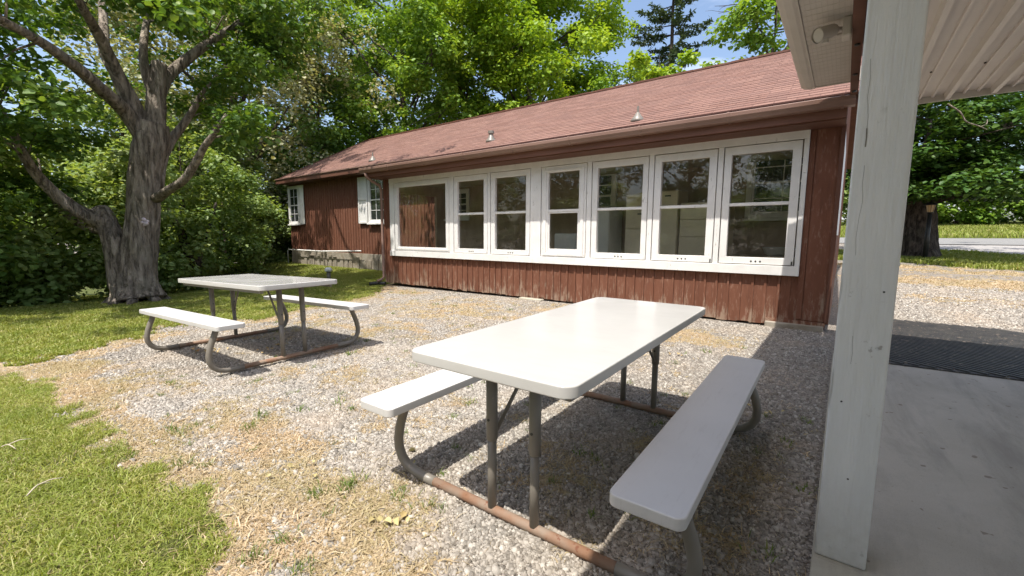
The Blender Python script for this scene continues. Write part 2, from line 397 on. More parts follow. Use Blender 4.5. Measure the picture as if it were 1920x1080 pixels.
def bark(name, a, b, s=9, deep=.05):
    t = NT(name); v = t.coord('Object', (1, 1, .15))
    n = t.noise(v, s * 1.5, 9, .62, .35); n2 = t.noise(t.coord('Object', (1, 1, .4)), s * 4.5, 6, .7); pl_ = t.noise(t.coord('Object', (1, 1, .5)), s * .7, 5, .6)
    c = t.mix(t.ramp(pl_, [(.36, (0, 0, 0)), (.64, (1, 1, 1))]), a, b)
    c = t.mix(t.ramp(n, [(.40, (.85, .85, .85)), (.50, (0, 0, 0))]), c, tuple(x * .42 for x in a))
    c = t.mix(t.ramp(n2, [(.5, (0, 0, 0)), (.75, (.45, .45, .45))]), c, tuple(min(1, x * 1.35) for x in b))
    c = t.mix(t.ramp(t.noise(t.coord('Object'), 1.8, 4), [(.52, (0, 0, 0)), (.7, (.4, .4, .4))]), c, (.20, .20, .14))
    h = t.math('ADD', t.math('MULTIPLY', t.ramp(n, [(.36, (0, 0, 0)), (.56, (1, 1, 1))]), 1.0), t.math('MULTIPLY', n2, .6))
    return t.fin(c, .92, t.bump(h, 1.0, deep), spec=.15)
M['bark'] = bark('maple_bark', (.24, .195, .155), (.43, .365, .30))
M['bark_dk'] = bark('dark_bark', (.07, .055, .045), (.15, .12, .10))
def leaf(name, a, b, cc=None, trans=.35, s=.5, rough=.5):
    t = NT(name); g = t.geo(); rp = g.outputs['Random Per Island']
    c = t.ramp(rp, [(0, a), (.6, b), (1, cc or b)])
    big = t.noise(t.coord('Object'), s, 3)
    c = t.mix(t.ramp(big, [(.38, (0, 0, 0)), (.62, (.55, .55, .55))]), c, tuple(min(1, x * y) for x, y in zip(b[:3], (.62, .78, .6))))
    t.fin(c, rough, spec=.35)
    tr = t.new('BsdfTranslucent'); ms = t.new('MixShader'); ms.inputs[0].default_value = trans
    t.lk(t.mix(1.0, c, (1.25, 1.15, .45), 'MULTIPLY'), tr.inputs['Color'])
    t.lk(t.b.outputs[0], ms.inputs[1]); t.lk(tr.outputs[0], ms.inputs[2]); t.lk(ms.outputs[0], t.out.inputs[0])
    return t.m
M['l_maple'] = leaf('maple_leaves', (.065, .13, .024), (.115, .205, .036), (.22, .31, .055), .4)
M['l_under'] = leaf('shaded_maple_leaves', (.035, .085, .016), (.065, .135, .024), (.13, .21, .04), .28)  # shade side of the crown put into the colour as darker greens
M['l_bright'] = leaf('bright_maple_leaves', (.14, .25, .035), (.23, .36, .055), (.36, .47, .09), .42)
M['l_yellow'] = leaf('yellow_green_leaves', (.18, .29, .028), (.29, .42, .04), (.44, .54, .07), .42)
M['l_pale'] = leaf('pale_leaves', (.27, .28, .14), (.38, .38, .22), (.48, .46, .29), .3)
M['l_dark'] = leaf('dark_leaves', (.085, .155, .038), (.15, .24, .06), (.26, .36, .10), .4)
M['l_shrub'] = leaf('shrub_leaves', (.17, .25, .07), (.28, .37, .12), (.44, .50, .22), .42)
M['l_needle'] = leaf('spruce_needles', (.05, .085, .05), (.09, .13, .07), (.16, .19, .09), .15)
M['blade'] = leaf('grass_blades', (.20, .25, .035), (.31, .34, .065), (.50, .44, .20), .3, 2.2)
M['straw'] = leaf('straw_blades', (.34, .24, .135), (.50, .375, .235), (.64, .53, .385), .15, 1.5)
M['weed'] = leaf('weed_blades', (.10, .17, .03), (.16, .22, .05), (.34, .30, .10), .3)
M['rubber'] = var_mat('rubber_mat', (.040, .040, .042), (.075, .070, .064), 6, .55, .3, .002, dirt=(.20, .165, .13), dirt_lo=.58)
M['black'] = var_mat('black_metal', (.02, .02, .02), (.03, .03, .03), 8, .45)
M['int_wall'] = var_mat('interior_boards', (.42, .32, .22), (.32, .235, .16), 5, .8, .3, .003, (1, 1, .3))
M['int_ceil'] = var_mat('interior_ceiling', (.42, .36, .26), (.36, .30, .21), 4, .8)
M['int_floor'] = var_mat('interior_floor', (.40, .36, .30), (.32, .29, .24), 4, .6)
M['enamel'] = var_mat('cream_enamel', (.74, .67, .50), (.68, .61, .46), 3, .35, .03)
M['enamel_w'] = var_mat('white_enamel', (.72, .74, .72), (.66, .68, .66), 3, .35, .03)
M['lampglass'] = None
def glass():
    t = NT('window_glass'); v = t.coord('Object')
    gl = t.new('BsdfGlossy'); gl.inputs['Roughness'].default_value = .015; gl.inputs['Color'].default_value = (1, 1, 1, 1)
    tr = t.new('BsdfTransparent'); tr.inputs['Color'].default_value = (.93, .94, .90, 1)
    gg = t.new('NewGeometry'); dp = t.new('VectorMath', operation='DOT_PRODUCT'); t.lk(gg.outputs['Incoming'], dp.inputs[0]); t.lk(gg.outputs['Normal'], dp.inputs[1])
    fz = t.math('ADD', t.math('MULTIPLY', t.math('POWER', t.math('SUBTRACT', 1, t.math('ABSOLUTE', dp.outputs['Value'])), 4.5), .85), .075)
    t.lk(t.bump(t.noise(v, 1.8, 3), .12, .01), gl.inputs['Normal'])
    ms = t.new('MixShader'); t.lk(fz, ms.inputs[0]); t.lk(tr.outputs[0], ms.inputs[1]); t.lk(gl.outputs[0], ms.inputs[2])
    df = t.new('BsdfDiffuse'); df.inputs['Color'].default_value = (.55, .52, .44, 1)
    m2 = t.new('MixShader'); t.lk(t.ramp(t.noise(t.coord('Object', (1, 1, .5)), 9, 8, .75), [(.48, (.008, .008, .008)), (.75, (.06, .06, .06))]), m2.inputs[0]); t.lk(ms.outputs[0], m2.inputs[1]); t.lk(df.outputs[0], m2.inputs[2])
    t.lk(m2.outputs[0], t.out.inputs[0]); return t.m
M['glass'] = glass()
def dark_glass():
    t = NT('dark_window_glass'); t.fin((.03, .035, .035), .06, spec=.8); return t.m
M['dglass'] = dark_glass()

def shingle_mat():
    t = NT('roof_shingles'); g = t.geo()
    uv = t.new('UVMap'); br = t.new('TexBrick'); br.offset = .5
    t.lk(uv.outputs[0], br.inputs['Vector']); br.inputs['Scale'].default_value = 1
    br.inputs['Brick Width'].default_value = .31; br.inputs['Row Height'].default_value = .145; br.inputs['Mortar Size'].default_value = .006; br.inputs['Bias'].default_value = 0
    br.inputs['Color1'].default_value = (.15, .075, .056, 1); br.inputs['Color2'].default_value = (.215, .122, .095, 1); br.inputs['Mortar'].default_value = (.07, .03, .027, 1)
    n = t.noise(uv.outputs[0], 1.4, 5, .6); n2 = t.noise(uv.outputs[0], 60, 3, .8)
    c = t.mix(t.ramp(n, [(.38, (0, 0, 0)), (.66, (.5, .5, .5))]), br.outputs['Color'], (.17, .09, .075))
    mp2 = t.new('Mapping'); mp2.inputs['Scale'].default_value = (3.2, 6.9, 1); t.lk(uv.outputs[0], mp2.inputs[0])
    wv = t.new('TexWhiteNoise', noise_dimensions='2D'); fl_ = t.new('VectorMath', operation='FLOOR'); t.lk(mp2.outputs[0], fl_.inputs[0]); t.lk(fl_.outputs[0], wv.inputs['Vector'])
    c = t.mix(t.ramp(wv.outputs['Value'], [(.55, (0, 0, 0)), (.6, (.55, .55, .55)), (.9, (.55, .55, .55)), (.93, (0, 0, 0))]), c, (.13, .072, .06))
    c = t.mix(t.ramp(n2, [(.4, (0, 0, 0)), (.7, (.5, .5, .5))]), c, (.30, .20, .17))
    return t.fin(c, .9, t.bump(t.math('ADD', br.outputs['Fac'], n2), .6, .006), spec=.2)
M['shingle'] = shingle_mat()
def asphalt(name, a, b):
    t = NT(name); v = t.coord('Object')
    c = t.mix(t.noise(v, .8, 5), a, b); c = t.mix(t.ramp(t.noise(v, 40, 4, .8), [(.4, (0, 0, 0)), (.7, (.6, .6, .6))]), c, tuple(x * 1.4 for x in b))
    return t.fin(c, .9, t.bump(t.noise(v, 80, 3), .4, .01), spec=.2)

# ------------------------------------------------------------------ the long red house
house = wthing('red_house', 'long low dark red board and batten house with brown shingle roof and glazed porch', 'house', (-9, 9, 0))
YF = 6.75
# porch front wall: panel, boards, battens
g = G(); g.box(-9.1, -.12, YF, YF + .1, .03, .74); g.box(-9.1, -8.82, YF, YF + .1, .74, 2.58); g.box(-.44, -.12, YF, YF + .1, .74, 2.58)
g.box(-8.82, -.44, YF, YF + .1, 2.50, 2.72)
x = -9.06
while x < -.5:
    w = random.uniform(.026, .034); top = .698; lo = random.uniform(.02, .05)
    g.box(x - w / 2, x + w / 2, YF - .022, YF - .001, lo, top)
    wob = random.uniform(-.006, .006)
    g.box(x + w / 2 + .004, x + .151 - w / 2, YF - .008 + wob * .4, YF - .001, .03 + random.uniform(-.015, .03), .70)
    x += .153 + random.uniform(-.004, .004)
g.box(-.438, -.375, YF - .024, YF - .001, .14, 2.56); g.box(-.37, -.13, YF - .012, YF - .001, .13, 2.56)
g.box(-9.09, -9.04, YF - .03, YF - .001, .04, 2.56); g.box(-8.99, -8.85, YF - .012, YF - .001, .04, 2.56)
g.box(-.78, -.12, YF - .03, YF - .001, .07, .115)
g.box(-.12, -.085, YF - .012, YF + 2.0, .1, 1.22)                     # end wall lower part
g.build('porch_wall', M['red'], house)
G().box(-.122, -.088, YF + .105, YF + 2.0, 1.235, 2.52).build('end_trim', M['white2'], house)
g = G(); g.box(-.13, -.085, YF - .03, YF - .013, .12, 2.55); g.build('corner_board', M['red_dk'], house)
# end wall on the far left of the porch: a broad opening with posts
g = G(); g.box(-9.1, -9.02, YF + .1, YF + .35, .03, 2.5); g.box(-9.1, -9.02, 8.42, 8.8, .03, 2.5); g.box(-9.1, -9.02, YF + .35, 8.42, .03, .8); g.box(-9.1, -9.02, YF + .35, 8.42, 2.25, 2.5)
g.build('end_wall', M['int_wall'], house)
# wing wall (also the back wall of the glazed porch)
g = G(); g.box(-17.95, -9.1, 8.8, 8.95, .56, 3.25); g.box(-17.95, -17.8, 8.8, 16.2, .56, 3.25)
x = -17.9
while x < -9.15:
    g.box(x - .015, x + .015, 8.775, 8.799, .56 + random.uniform(-.02, .01), 3.2)
    g.box(x + .02, x + .133, 8.788, 8.799, .565, 3.2); x += .153
g.box(-17.98, -17.9, 8.77, 8.80, .1, 3.2)
g.build('wing_wall', M['red'], house)
g = G(); g.box(-9.1, -.12, 8.8, 8.92, .1, 3.2)
for i in range(14): g.box(-9.1, -.12, 8.785, 8.799, .15 + i * .19, .325 + i * .19)
g.build('inner_wall', M['int_wall'], house)
# gable end above wing and at right
def prism_x(g, x0, x1, pts):
    V = [(x0, y, z) for y, z in pts] + [(x1, y, z) for y, z in pts]; n = len(pts)
    F = [tuple(range(n)), tuple(range(2 * n - 1, n - 1, -1))] + [(i, n + i, n + (i + 1) % n, (i + 1) % n) for i in range(n)]
    g.add(V, F)
g = G(); prism_x(g, -17.95, -17.8, [(8.8, 3.25), (12.5, 5.3), (16.2, 3.25)]); prism_x(g, -.25, -.12, [(8.8, 0), (8.8, 3.25), (12.5, 5.3), (16.2, 3.25), (16.2, 0)])
g.box(-17.8, -.25, 16.05, 16.2, 0, 3.25)
g.build('gable', M['red'], house)
# foundation
g = G(); g.box(-17.97, -9.1, 8.74, 8.9, -.25, .56)
for i in range(22):
    xx = -17.0 + i * .36 + random.uniform(-.1, .1); g.box(xx, xx + random.uniform(.16, .3), 8.71, 8.739, .02, random.uniform(.3, .5))
g.build('foundation', M['found'], house, bevel=.006)
g = G(); g.box(-.78, -.13, YF - .07, YF + .12, -.08, .075); g.build('foundation', M['found'], house, bevel=.012)
G().box(-4.85, -4.35, YF - .16, YF - .035, -.05, .035).build('stone_slab', M['curb'], house, bevel=.012)
# roof in shingle courses, real steps, uv in metres
def courses(name, x0, x1, ya, za, yb, zb, parent, step=.145):
    L = math.hypot(yb - ya, zb - za); n = int(L / step); dy = (yb - ya) / L; dz = (zb - za) / L; ny_, nz_ = -dz, dy
    if ny_ * 0 + nz_ < 0: ny_, nz_ = -ny_, -nz_
    V = []; F = []; U = []
    for i in range(n + 1):
        s0 = i * step; s1 = min((i + 1) * step, L)
        if s1 <= s0: break
        xsn = np.arange(x0, x1, .62).tolist() + [x1]
        for j in range(len(xsn) - 1):
            a, b = xsn[j], xsn[j + 1]; k = len(V)
            e0 = .007 + random.uniform(-.002, .002); e1 = .002
            for (xx, s, e) in ((a, s0, 0), (b, s0, 0), (a, s0, e0), (b, s0, e0), (b, s1, e1), (a, s1, e1)):
                V.append((xx, ya + dy * s + ny_ * e, za + dz * s + nz_ * e)); U.append((xx, s + .001))
            F.append((k, k + 1, k + 3, k + 2)); F.append((k + 2, k + 3, k + 4, k + 5))
    me = bpy.data.meshes.new(name); me.from_pydata(V, [], F); me.update(); ul = me.uv_layers.new(name='UVMap')
    for lp in me.loops: ul.data[lp.index].uv = U[lp.vertex_index]
    me.materials.append(M['shingle']); o = bpy.data.objects.new(name, me); COL.objects.link(o); attach(o, parent); return o
roof = courses('roof', -18.1, .15, 8.4, 3.345, 12.5, 5.53, house)
courses('porch_roof', -9.22, .15, 6.19, 2.765, 8.40, 3.34, house)
courses('roof', -18.1, .15, 16.6, 3.345, 12.5, 5.53, house)
g = G(); prism_x(g, -18.08, .13, [(8.42, 3.22), (12.5, 5.40), (16.58, 3.22), (16.58, 3.33), (12.5, 5.51), (8.42, 3.33)]); prism_x(g, -9.2, .13, [(6.24, 2.66), (8.41, 3.215), (8.41, 3.325), (6.24, 2.752)])
g.build('roof_deck', M['red_dk'], house)
g = G()
for i in range(60):
    xx = -18.1 + i * .304; g.box(xx, xx + .30, 12.4, 12.6, 5.50 + .006 * (i % 2), 5.545 + .006 * (i % 2))
g.build('ridge_cap', M['red_dk'], house)
# eaves of porch: gutter, fascia, soffit
prof = [(6.28, 2.745), (6.165, 2.750), (6.158, 2.742), (6.162, 2.70), (6.185, 2.672), (6.20, 2.645), (6.28, 2.640)]
g = G(); V = []; F = []
prism_x(g, -9.24, -.02, prof)
g.build('gutter', M['gutter'], house)
for i in range(8):
    g = G(); prism_x(g, -8.2 + i * 1.15, -8.17 + i * 1.15, [(a, b) for a, b in [(6.284, 2.752), (6.155, 2.754), (6.152, 2.742), (6.156, 2.70), (6.179, 2.669), (6.196, 2.637), (6.284, 2.634)]])
    g.build('gutter_clip', M['gutter'], house)
g = G()
for i in range(46):
    if random.random() < .75:
        xx = random.uniform(-9.1, -.1); s_ = random.uniform(.006, .014); g.box(xx, xx + s_ * random.uniform(1, 4), 6.17, 6.17 + s_, 2.7505, 2.7505 + s_)
tag(g.build('debris', M['bark_dk'], house), kind='stuff')
g = G(); g.box(-9.15, -.09, 6.285, 6.32, 2.545, 2.73); g.build('fascia', M['fascia'], house)
g = G(); g.box(-9.13, -.09, 6.32, 6.745, 2.528, 2.545); prism_x(g, -9.13, -9.1, [(6.32, 2.546), (8.7, 2.546), (8.7, 3.2), (8.4, 3.2), (6.32, 2.66)]); g.build('soffit', M['red_dk'], house)
# wing eave
g = G(); g.box(-18.12, -9.2, 8.33, 8.37, 3.17, 3.345); g.box(-18.05, -9.2, 8.371, 8.77, 3.165, 3.185); g.build('wing_fascia', M['red_dk'], house)
g = G(); g.box(-18.14, -9.2, 8.30, 8.329, 3.325, 3.352); g.build('drip_edge', M['gutter'], house)
# gable verge
g = G(); V = []
prism_x(g, -18.16, -18.11, [(8.36, 3.21), (12.5, 5.40), (16.6, 3.21), (16.6, 3.36), (12.5, 5.56), (8.36, 3.36)]); g.build('verge_board', M['red_dk'], house)
# downspout at the porch corner
g = G(); g.tube([(-9.06, 6.22, 2.64), (-9.06, 6.24, 2.56), (-9.07, 6.42, 2.46), (-9.10, 6.62, 2.40), (-9.11, 6.68, 2.30), (-9.11, 6.69, .16), (-9.13, 6.62, .09), (-9.16, 6.52, .06)], .036, 8)
g.build('downspout', M['gutter'], house, smooth=True)
G().tube([(-9.0, 6.64, 0), (-9.25, 6.62, 0), (-9.3, 6.4, -.01)], .045, 10).build('drain_boot', M['black'], house, smooth=True)

# ---- the window band
g = G()
def hb(x0, x1, z0, z1, y0=6.695): g.box(x0, x1, y0, YF - .001, z0, z1)
hb(-8.82, -.44, .70, .825, 6.675); hb(-8.82, -.44, 2.43, 2.54, 6.685); hb(-8.82, -8.66, .827, 2.428); hb(-.495, -.44, .827, 2.428)
opens = [(-8.655, -6.785, -8.54, -6.91), (-6.665, -5.715, -6.55, -5.82), (-5.64, -4.675, -5.53, -4.78), (-4.44, -3.52, -4.29, -3.67), (-3.43, -2.465, -3.325, -2.56), (-2.385, -1.49, -2.275, -1.60), (-1.415, -.50, -1.315, -.61)]
for i in range(6): hb(opens[i][1] + .003, opens[i + 1][0] - .003, .827, 2.428)
hb(-8.66, -.5, 2.545, 2.556, 6.67)
g.build('window_trim', M['white'], house, bevel=.003, seg=1)
def ring(g, x0, x1, z0, z1, a0, a1, b0, b1, y0, y1):
    g.box(x0, x1, y0, y1, z0, b0); g.box(x0, x1, y0, y1, b1, z1); g.box(x0, a0, y0, y1, b0, b1); g.box(a1, x1, y0, y1, b0, b1)
for i, (o0, o1, p0, p1) in enumerate(opens):
    w = G(); sag = random.uniform(-.004, .004)
    ring(w, o0 + .010, o1 - .010, .835, 2.418 + sag, p0, p1, .925, 2.315, 6.702 + sag, 6.765)
    if i == 0: ring(w, o0 + .03, o1 - .03, .86, 2.39, p0 - .02, p1 + .02, .90, 2.335, 6.694, 6.7015)
    if i == 3: ring(w, o0 + .05, o1 - .05, .85, 2.36, p0 - .035, p1 + .035, .895, 2.335, 6.688, 6.7015)
    wo_ = w.build('window', M['white'], house, bevel=.003, seg=1)
    if i: G().box(p0, p1, 6.712, 6.752, 1.622 + sag, 1.665 + sag).build('check_rail', M['white'], wo_, bevel=.004, seg=1)
    if i == 3:
        q = G(); ring(q, p0, p1, .926, 1.62, p0 + .025, p1 - .025, .97, 1.60, 6.718, 6.745); q.build('lower_sash', M['white'], wo_, bevel=.002, seg=1)
    G().add([(p0 - .01, 6.758, .915), (p1 + .01, 6.758, .915), (p1 + .01, 6.758, 2.325), (p0 - .01, 6.758, 2.325)], [(0, 1, 2, 3)]).build('glass', M['glass'], wo_)
    if i in (1, 2, 4, 5, 6):
        cx = (p0 + p1) / 2 + .02
        for k in (-1, 0, 1):
            q = G(); V = [(cx + k * .055 + .012 * math.cos(a * .524), 6.698, .872 + .012 * math.sin(a * .524)) for a in range(12)]; q.add(V + [(a, 6.703, c) for a, b, c in V], [tuple(range(12))] + [(n, (n + 1) % 12, 12 + (n + 1) % 12, 12 + n) for n in range(12)])
            q.build('vent_hole', M['black'], wo_)
    G().box(o1 - .035, o1 - .02, 6.685, 6.700, .84, .885).build('latch', M['black'] if i > 4 else M['white'], wo_)

# ---- wing windows with shutters
def sash_window(x0, x1, z0, z1, y, parent, panes=(3, 2), shutters=(), mat=M['white2']):
    w = G(); ring(w, x0, x1, z0, z1, x0 + .09, x1 - .09, z0 + .1, z1 - .09, y - .055, y - .001)
    w.box(x0 - .03, x1 + .03, y - .10, y - .056, z0 - .02, z0 + .03)
    wo_ = w.build('window', mat, parent, bevel=.004, seg=1)
    a0, a1, b0, b1 = x0 + .09, x1 - .09, z0 + .1, z1 - .09; bm = (b0 + b1) / 2
    q = G(); ring(q, a0, a1, b0, b1, a0 + .03, a1 - .03, b0 + .04, b1 - .03, y - .036, y - .006); q.box(a0 + .03, a1 - .03, y - .036, y - .006, bm - .02, bm + .02)
    q.build('sash', mat, wo_)
    q = G()
    for k in range(1, panes[0]):
        xx = a0 + (a1 - a0) * k / panes[0]; q.box(xx - .008, xx + .008, y - .026, y - .014, b0 + .04, b1 - .03)
    for h0, h1 in ((b0, bm), (bm, b1)):
        for k in range(1, panes[1]):
            zz = h0 + (h1 - h0) * k / panes[1]; q.box(a0 + .03, a1 - .03, y - .025, y - .013, zz - .008, zz + .008)
    q.build('muntin', mat, wo_)
    G().box(a0, a1, y - .0125, y - .0045, b0, b1).build('glass', M['dglass'], wo_)
    for s0, s1 in shutters:
        q = G(); q.box(s0, s1, y - .035, y - .030, z0 + .02, z1)
        ring(q, s0, s1, z0 + .02, z1, s0 + .06, s1 - .06, z0 + .08, z1 - .06, y - .058, y - .036); zm = (z0 + z1) / 2 + .05
        q.box(s0 + .06, s1 - .06, y - .058, y - .036, zm - .03, zm + .03)
        q.build('shutter', mat, wo_, bevel=.003, seg=1)
sash_window(-18.0, -17.16, 1.58, 3.1, 8.77, house, (2, 2), [(-17.12, -16.78)])
sash_window(-12.62, -11.5, 1.56, 3.1, 8.77, house, (3, 2), [(-13.17, -12.66)])
sash_window(-9.0, -8.1, 1.62, 2.45, 8.78, house, (3, 2), [])
sash_window(-1.45, -.35, 1.50, 2.75, 8.78, house, (2, 2), [])
sash_window(-4.75, -3.9, 1.50, 2.6, 8.78, house, (2, 2), [])
# porch interior
G().box(-9.02, -.12, YF + .1, 8.78, .06, .12).build('porch_floor', M['int_floor'], house)
g = G(); g.box(-9.02, -.12, YF + .1, 8.78, 2.50, 2.52)
g.build('porch_ceiling', M['int_ceil'], house)
G().box(-.16, -.125, YF + .1, 8.78, .1, 2.5).build('inner_end_wall', M['int_wall'], house)
# roof pipes
for x_, y_, h_, r_ in ((-7.55, 9.0, .17, .05), (-3.5, 8.75, .26, .022), (-12.6, 8.95, .26, .022)):
    zr = 3.345 + .533 * (y_ - 8.4)
    q = G(); q.tube([(x_, y_, zr - .05), (x_, y_, zr + h_)], r_, 12)
    if r_ > .04: q.tube([(x_, y_, zr + h_ + .001), (x_, y_, zr + h_ + .07)], r_ * 1.6, 12)
    vp = q.build('roof_pipe', M['steel'], house, smooth=False)
    q = G(); q.lathe([(.15, zr - .06), (.13, zr + .0), (.075, zr + .07), (r_ + .012, zr + .13), (r_ + .004, zr + .14)], x_, y_, 16); q.build('flashing', M['steel'], vp, smooth=True)

# white pipe lying along the wing
pipe = wthing('white_pipe', 'thin white plastic pipe running along the foundation of the far wing and turning down', 'pipe', (-18, 8.6, .1))
G().tube([(-18.0, 8.60, -.02), (-18.0, 8.60, .55), (-17.9, 8.60, .60), (-15.5, 8.60, .585), (-12.9, 8.58, .66)], .024, 8).build('pipe', M['white2'], pipe, smooth=True)

# ------------------------------------------------------------------ things stored in the glazed porch
def cabinet(name, label, cat, x0, x1, y0, y1, z1, mat, splits, handles, group=None):
    t = wthing(name, label, cat, ((x0 + x1) / 2, (y0 + y1) / 2, .12), group)
    G().box(x0, x1, y0, y1, .121, z1).build('body', mat, t, bevel=.012)
    zs = [.14] + splits + [z1 - .01]
    for a, b in zip(zs, zs[1:]): 
        d = G().box(x0 + .008, x1 - .008, y0 - .028, y0 - .002, a + .006, b - .006).build('door', mat, t, bevel=.008)
    for hx, hz in handles: G().box(hx - .05, hx + .05, y0 - .05, y0 - .029, hz - .012, hz + .012).build('handle', M['black'], t)
cabinet('fridge', 'tall cream fridge standing behind the fifth porch window', 'fridge', -3.40, -2.84, 8.1, 8.7, 2.0, M['enamel'], [1.35], [(-3.1, 1.62)])
cabinet('locker', 'pale blue white metal locker left of the fridge behind the glass', 'cabinet', -4.0, -3.64, 7.9, 8.5, 1.74, M['enamel_w'], [], [])
cabinet('cupboard', 'tall narrow cream cupboard behind the sixth porch window', 'cabinet', -2.76, -2.42, 8.1, 8.7, 2.03, M['enamel'], [], [(-2.6, 1.93)])
cabinet('drawer_chest', 'wide cream chest of drawers beside the tall cupboard on the porch', 'chest of drawers', -2.38, -1.6, 8.1, 8.7, 1.80, M['enamel'], [.7, 1.2, 1.5], [(-1.85, 1.42), (-1.85, 1.05)])
cabinet('side_cabinet', 'low grey white cabinet behind the fourth porch window', 'cabinet', -4.75, -4.25, 7.7, 8.3, 1.25, M['enamel_w'], [.8], [])
bn = wthing('work_bench', 'low wooden bench behind the last porch window on the right', 'bench', (-.9, 8.4, .12))
G().box(-1.4, -.3, 8.1, 8.75, .84, .89).build('top', M['int_wall'], bn)
for a in (-1.35, -.35):
    for b in (8.15, 8.7): G().box(a - .03, a + .03, b - .03, b + .03, .121, .839).build('leg', M['int_wall'], bn)
bs = G(); bs.lathe([(.14, .892), (.20, .93), (.24, 1.03), (.25, 1.035), (.225, 1.02), (.18, .93), (.1, .905)], -.85, 8.35, 20)
tag(bs.build('basin', M['enamel_w'], smooth=True), 'shallow white basin on the wooden bench behind the last porch window', 'basin')

# ------------------------------------------------------------------ porch shelter on the right, under which the camera stands
sh = wthing('open_porch', 'pale roofed open porch with a painted post and ribbed metal ceiling on the right', 'porch', (0, 1.9, 0))
pg = G(); V = []
pg.box(0, .15, 1.90, 2.05, .014, 2.53)
post = pg.build('post', M['post'], sh, bevel=.007, seg=3)
for nx_, nz_ in ((.035, .62), (.118, 1.02), (.075, .34)):
    q = G(); q.add([(nx_ + .0035 * math.cos(k * .785), 1.8988, nz_ + .0035 * math.sin(k * .785)) for k in range(8)], [tuple(range(8))[::-1]]); q.build('nail', M['black'], post)
for cr_, w_ in (([(.022, 1.78), (.026, 1.72), (.024, 1.66), (.030, 1.60), (.031, 1.54)], .0005), ([(.030, 1.56), (.0315, 1.53), (.031, 1.50)], .0018), ([(.034, 1.44), (.033, 1.38), (.038, 1.32), (.033, 1.27), (.030, 1.20), (.034, 1.14)], .0004), ([(.048, .86), (.052, .80), (.05, .76)], .0004)):
    q = G(); V = [(a - w_, 1.8990, b) for a, b in cr_] + [(a + w_, 1.8990, b) for a, b in cr_]; n = len(cr_)
    q.add(V, [(i, i + 1, n + i + 1, n + i) for i in range(n - 1)]); q.build('crack', M['steel'], post)
G().box(-.075, -.006, -3, 6.3, 2.74, 2.86).build('beam', M['red_dk'], sh)
for yy, zz in ((3.4, 2.735), (4.6, 2.735), (5.4, 2.735), (6.0, 2.735)): G().lathe([(.001, zz - .012), (.018, zz - .010), (.02, zz + .003)], -.04, yy, 8).build('bolt', M['black'], sh)
# soffit with perforated ridges
g = G(); n = 0; y = -3.0
while y < 5.98:
    y2 = min(y + .1, 5.99)
    g.box(-.385, -.077, y, y2 - .012, 2.842, 2.86); g.box(-.385, -.077, y2 - .012, y2, 2.844, 2.86); y = y2
g.build('soffit', M['soffit'], sh)
t = NT('soffit_holes'); t.fin((.30, .27, .24), .8)
g = G(); y = 1.4
while y < 5.9:
    for k in range(3):
        for xx in np.arange(-.36, -.09, .033):
            yy = y + .02 + k * .028; g.add([(xx, yy, 2.8412), (xx, yy + .005, 2.8412), (xx + .007, yy + .005, 2.8412), (xx + .007, yy, 2.8412)], [(0, 1, 2, 3)])
    y += .1
tag(g.build('soffit_vent', t.m, sh), kind='stuff')
def prism_y(g, y0, y1, pts):
    V = [(x, y0, z) for x, z in pts] + [(x, y1, z) for x, z in pts]; n = len(pts)
    g.add(V, [tuple(range(n)), tuple(range(2 * n - 1, n - 1, -1))] + [(i, (i + 1) % n, n + (i + 1) % n, n + i) for i in range(n)])
g = G(); prism_y(g, -3, 6.02, [(-.52, 2.865), (-.505, 2.852), (-.47, 2.835), (-.42, 2.828), (-.40, 2.832), (-.386, 2.832), (-.386, 2.90), (-.525, 2.965)])
g.build('eave_trim', M['soffit'], sh, bevel=.002, seg=1)
g = G(); prism_y(g, 5.99, 6.02, [(-.385, 2.834), (-.0, 2.834), (-.0, 2.98), (-.385, 2.92)]); g.build('end_cap', M['soffit'], sh)
# roof above
g = G(); prism_y(g, -3, 6.0, [(-.50, 2.975), (-.005, 3.20), (-.005, 3.23), (-.50, 3.005)]); prism_y(g, -3, 5.79, [(0.0, 2.72), (5.6, 2.60), (5.6, 2.63), (0.0, 2.75)]); prism_y(g, -3, 5.0, [(-.005, 2.76), (.03, 2.76), (.03, 3.22), (-.005, 3.2)])
g.build('porch_cover', M['shingle'], sh)
# ribbed metal ceiling: a single folded sheet
px = []; per = .297; x = .2 - per * 2 + .312
prof = []
xx = -.005
prof.append((xx, 2.53))
k0 = .36
while k0 - per > 0: k0 -= per
while k0 < 5.5:
    prof += [(k0 - .026, 2.53), (k0 - .016, 2.480), (k0 + .016, 2.480), (k0 + .026, 2.53)]
    for f in (.36, .66):
        c = k0 + per * f; prof += [(c - .011, 2.53), (c - .008, 2.510), (c + .008, 2.510), (c + .011, 2.53)]
    k0 += per
prof.append((5.6, 2.53)); prof = [(0.0, 2.53)] + [p for p in prof[1:] if p[0] > .01]
g = G(); n = len(prof)
g.add([(a, -3, b) for a, b in prof] + [(a, 5.8, b) for a, b in prof], [(i, i + 1, n + i + 1, n + i) for i in range(n - 1)])
cl = g.build('ribbed_ceiling', M['ceil'], sh)
sd = cl.modifiers.new('thick', 'SOLIDIFY'); sd.thickness = .003; sd.offset = 1
g = G(); g.box(0, 5.6, 5.802, 5.825, 2.475, 2.56); g.build('ceiling_edge', M['soffit'], sh)
for k in range(1, 9):
    for yy in (2.6, 3.55, 4.95): G().lathe([(.001, 2.520), (.007, 2.522), (.008, 2.5295)], .36 + .09 + per * (k - 1), yy + .02 * (k % 2), 8).build('screw_head', M['bark_dk'], sh)
G().box(0, .14, -3, 5.78, 2.565, 2.70).build('header', M['soffit'], sh)
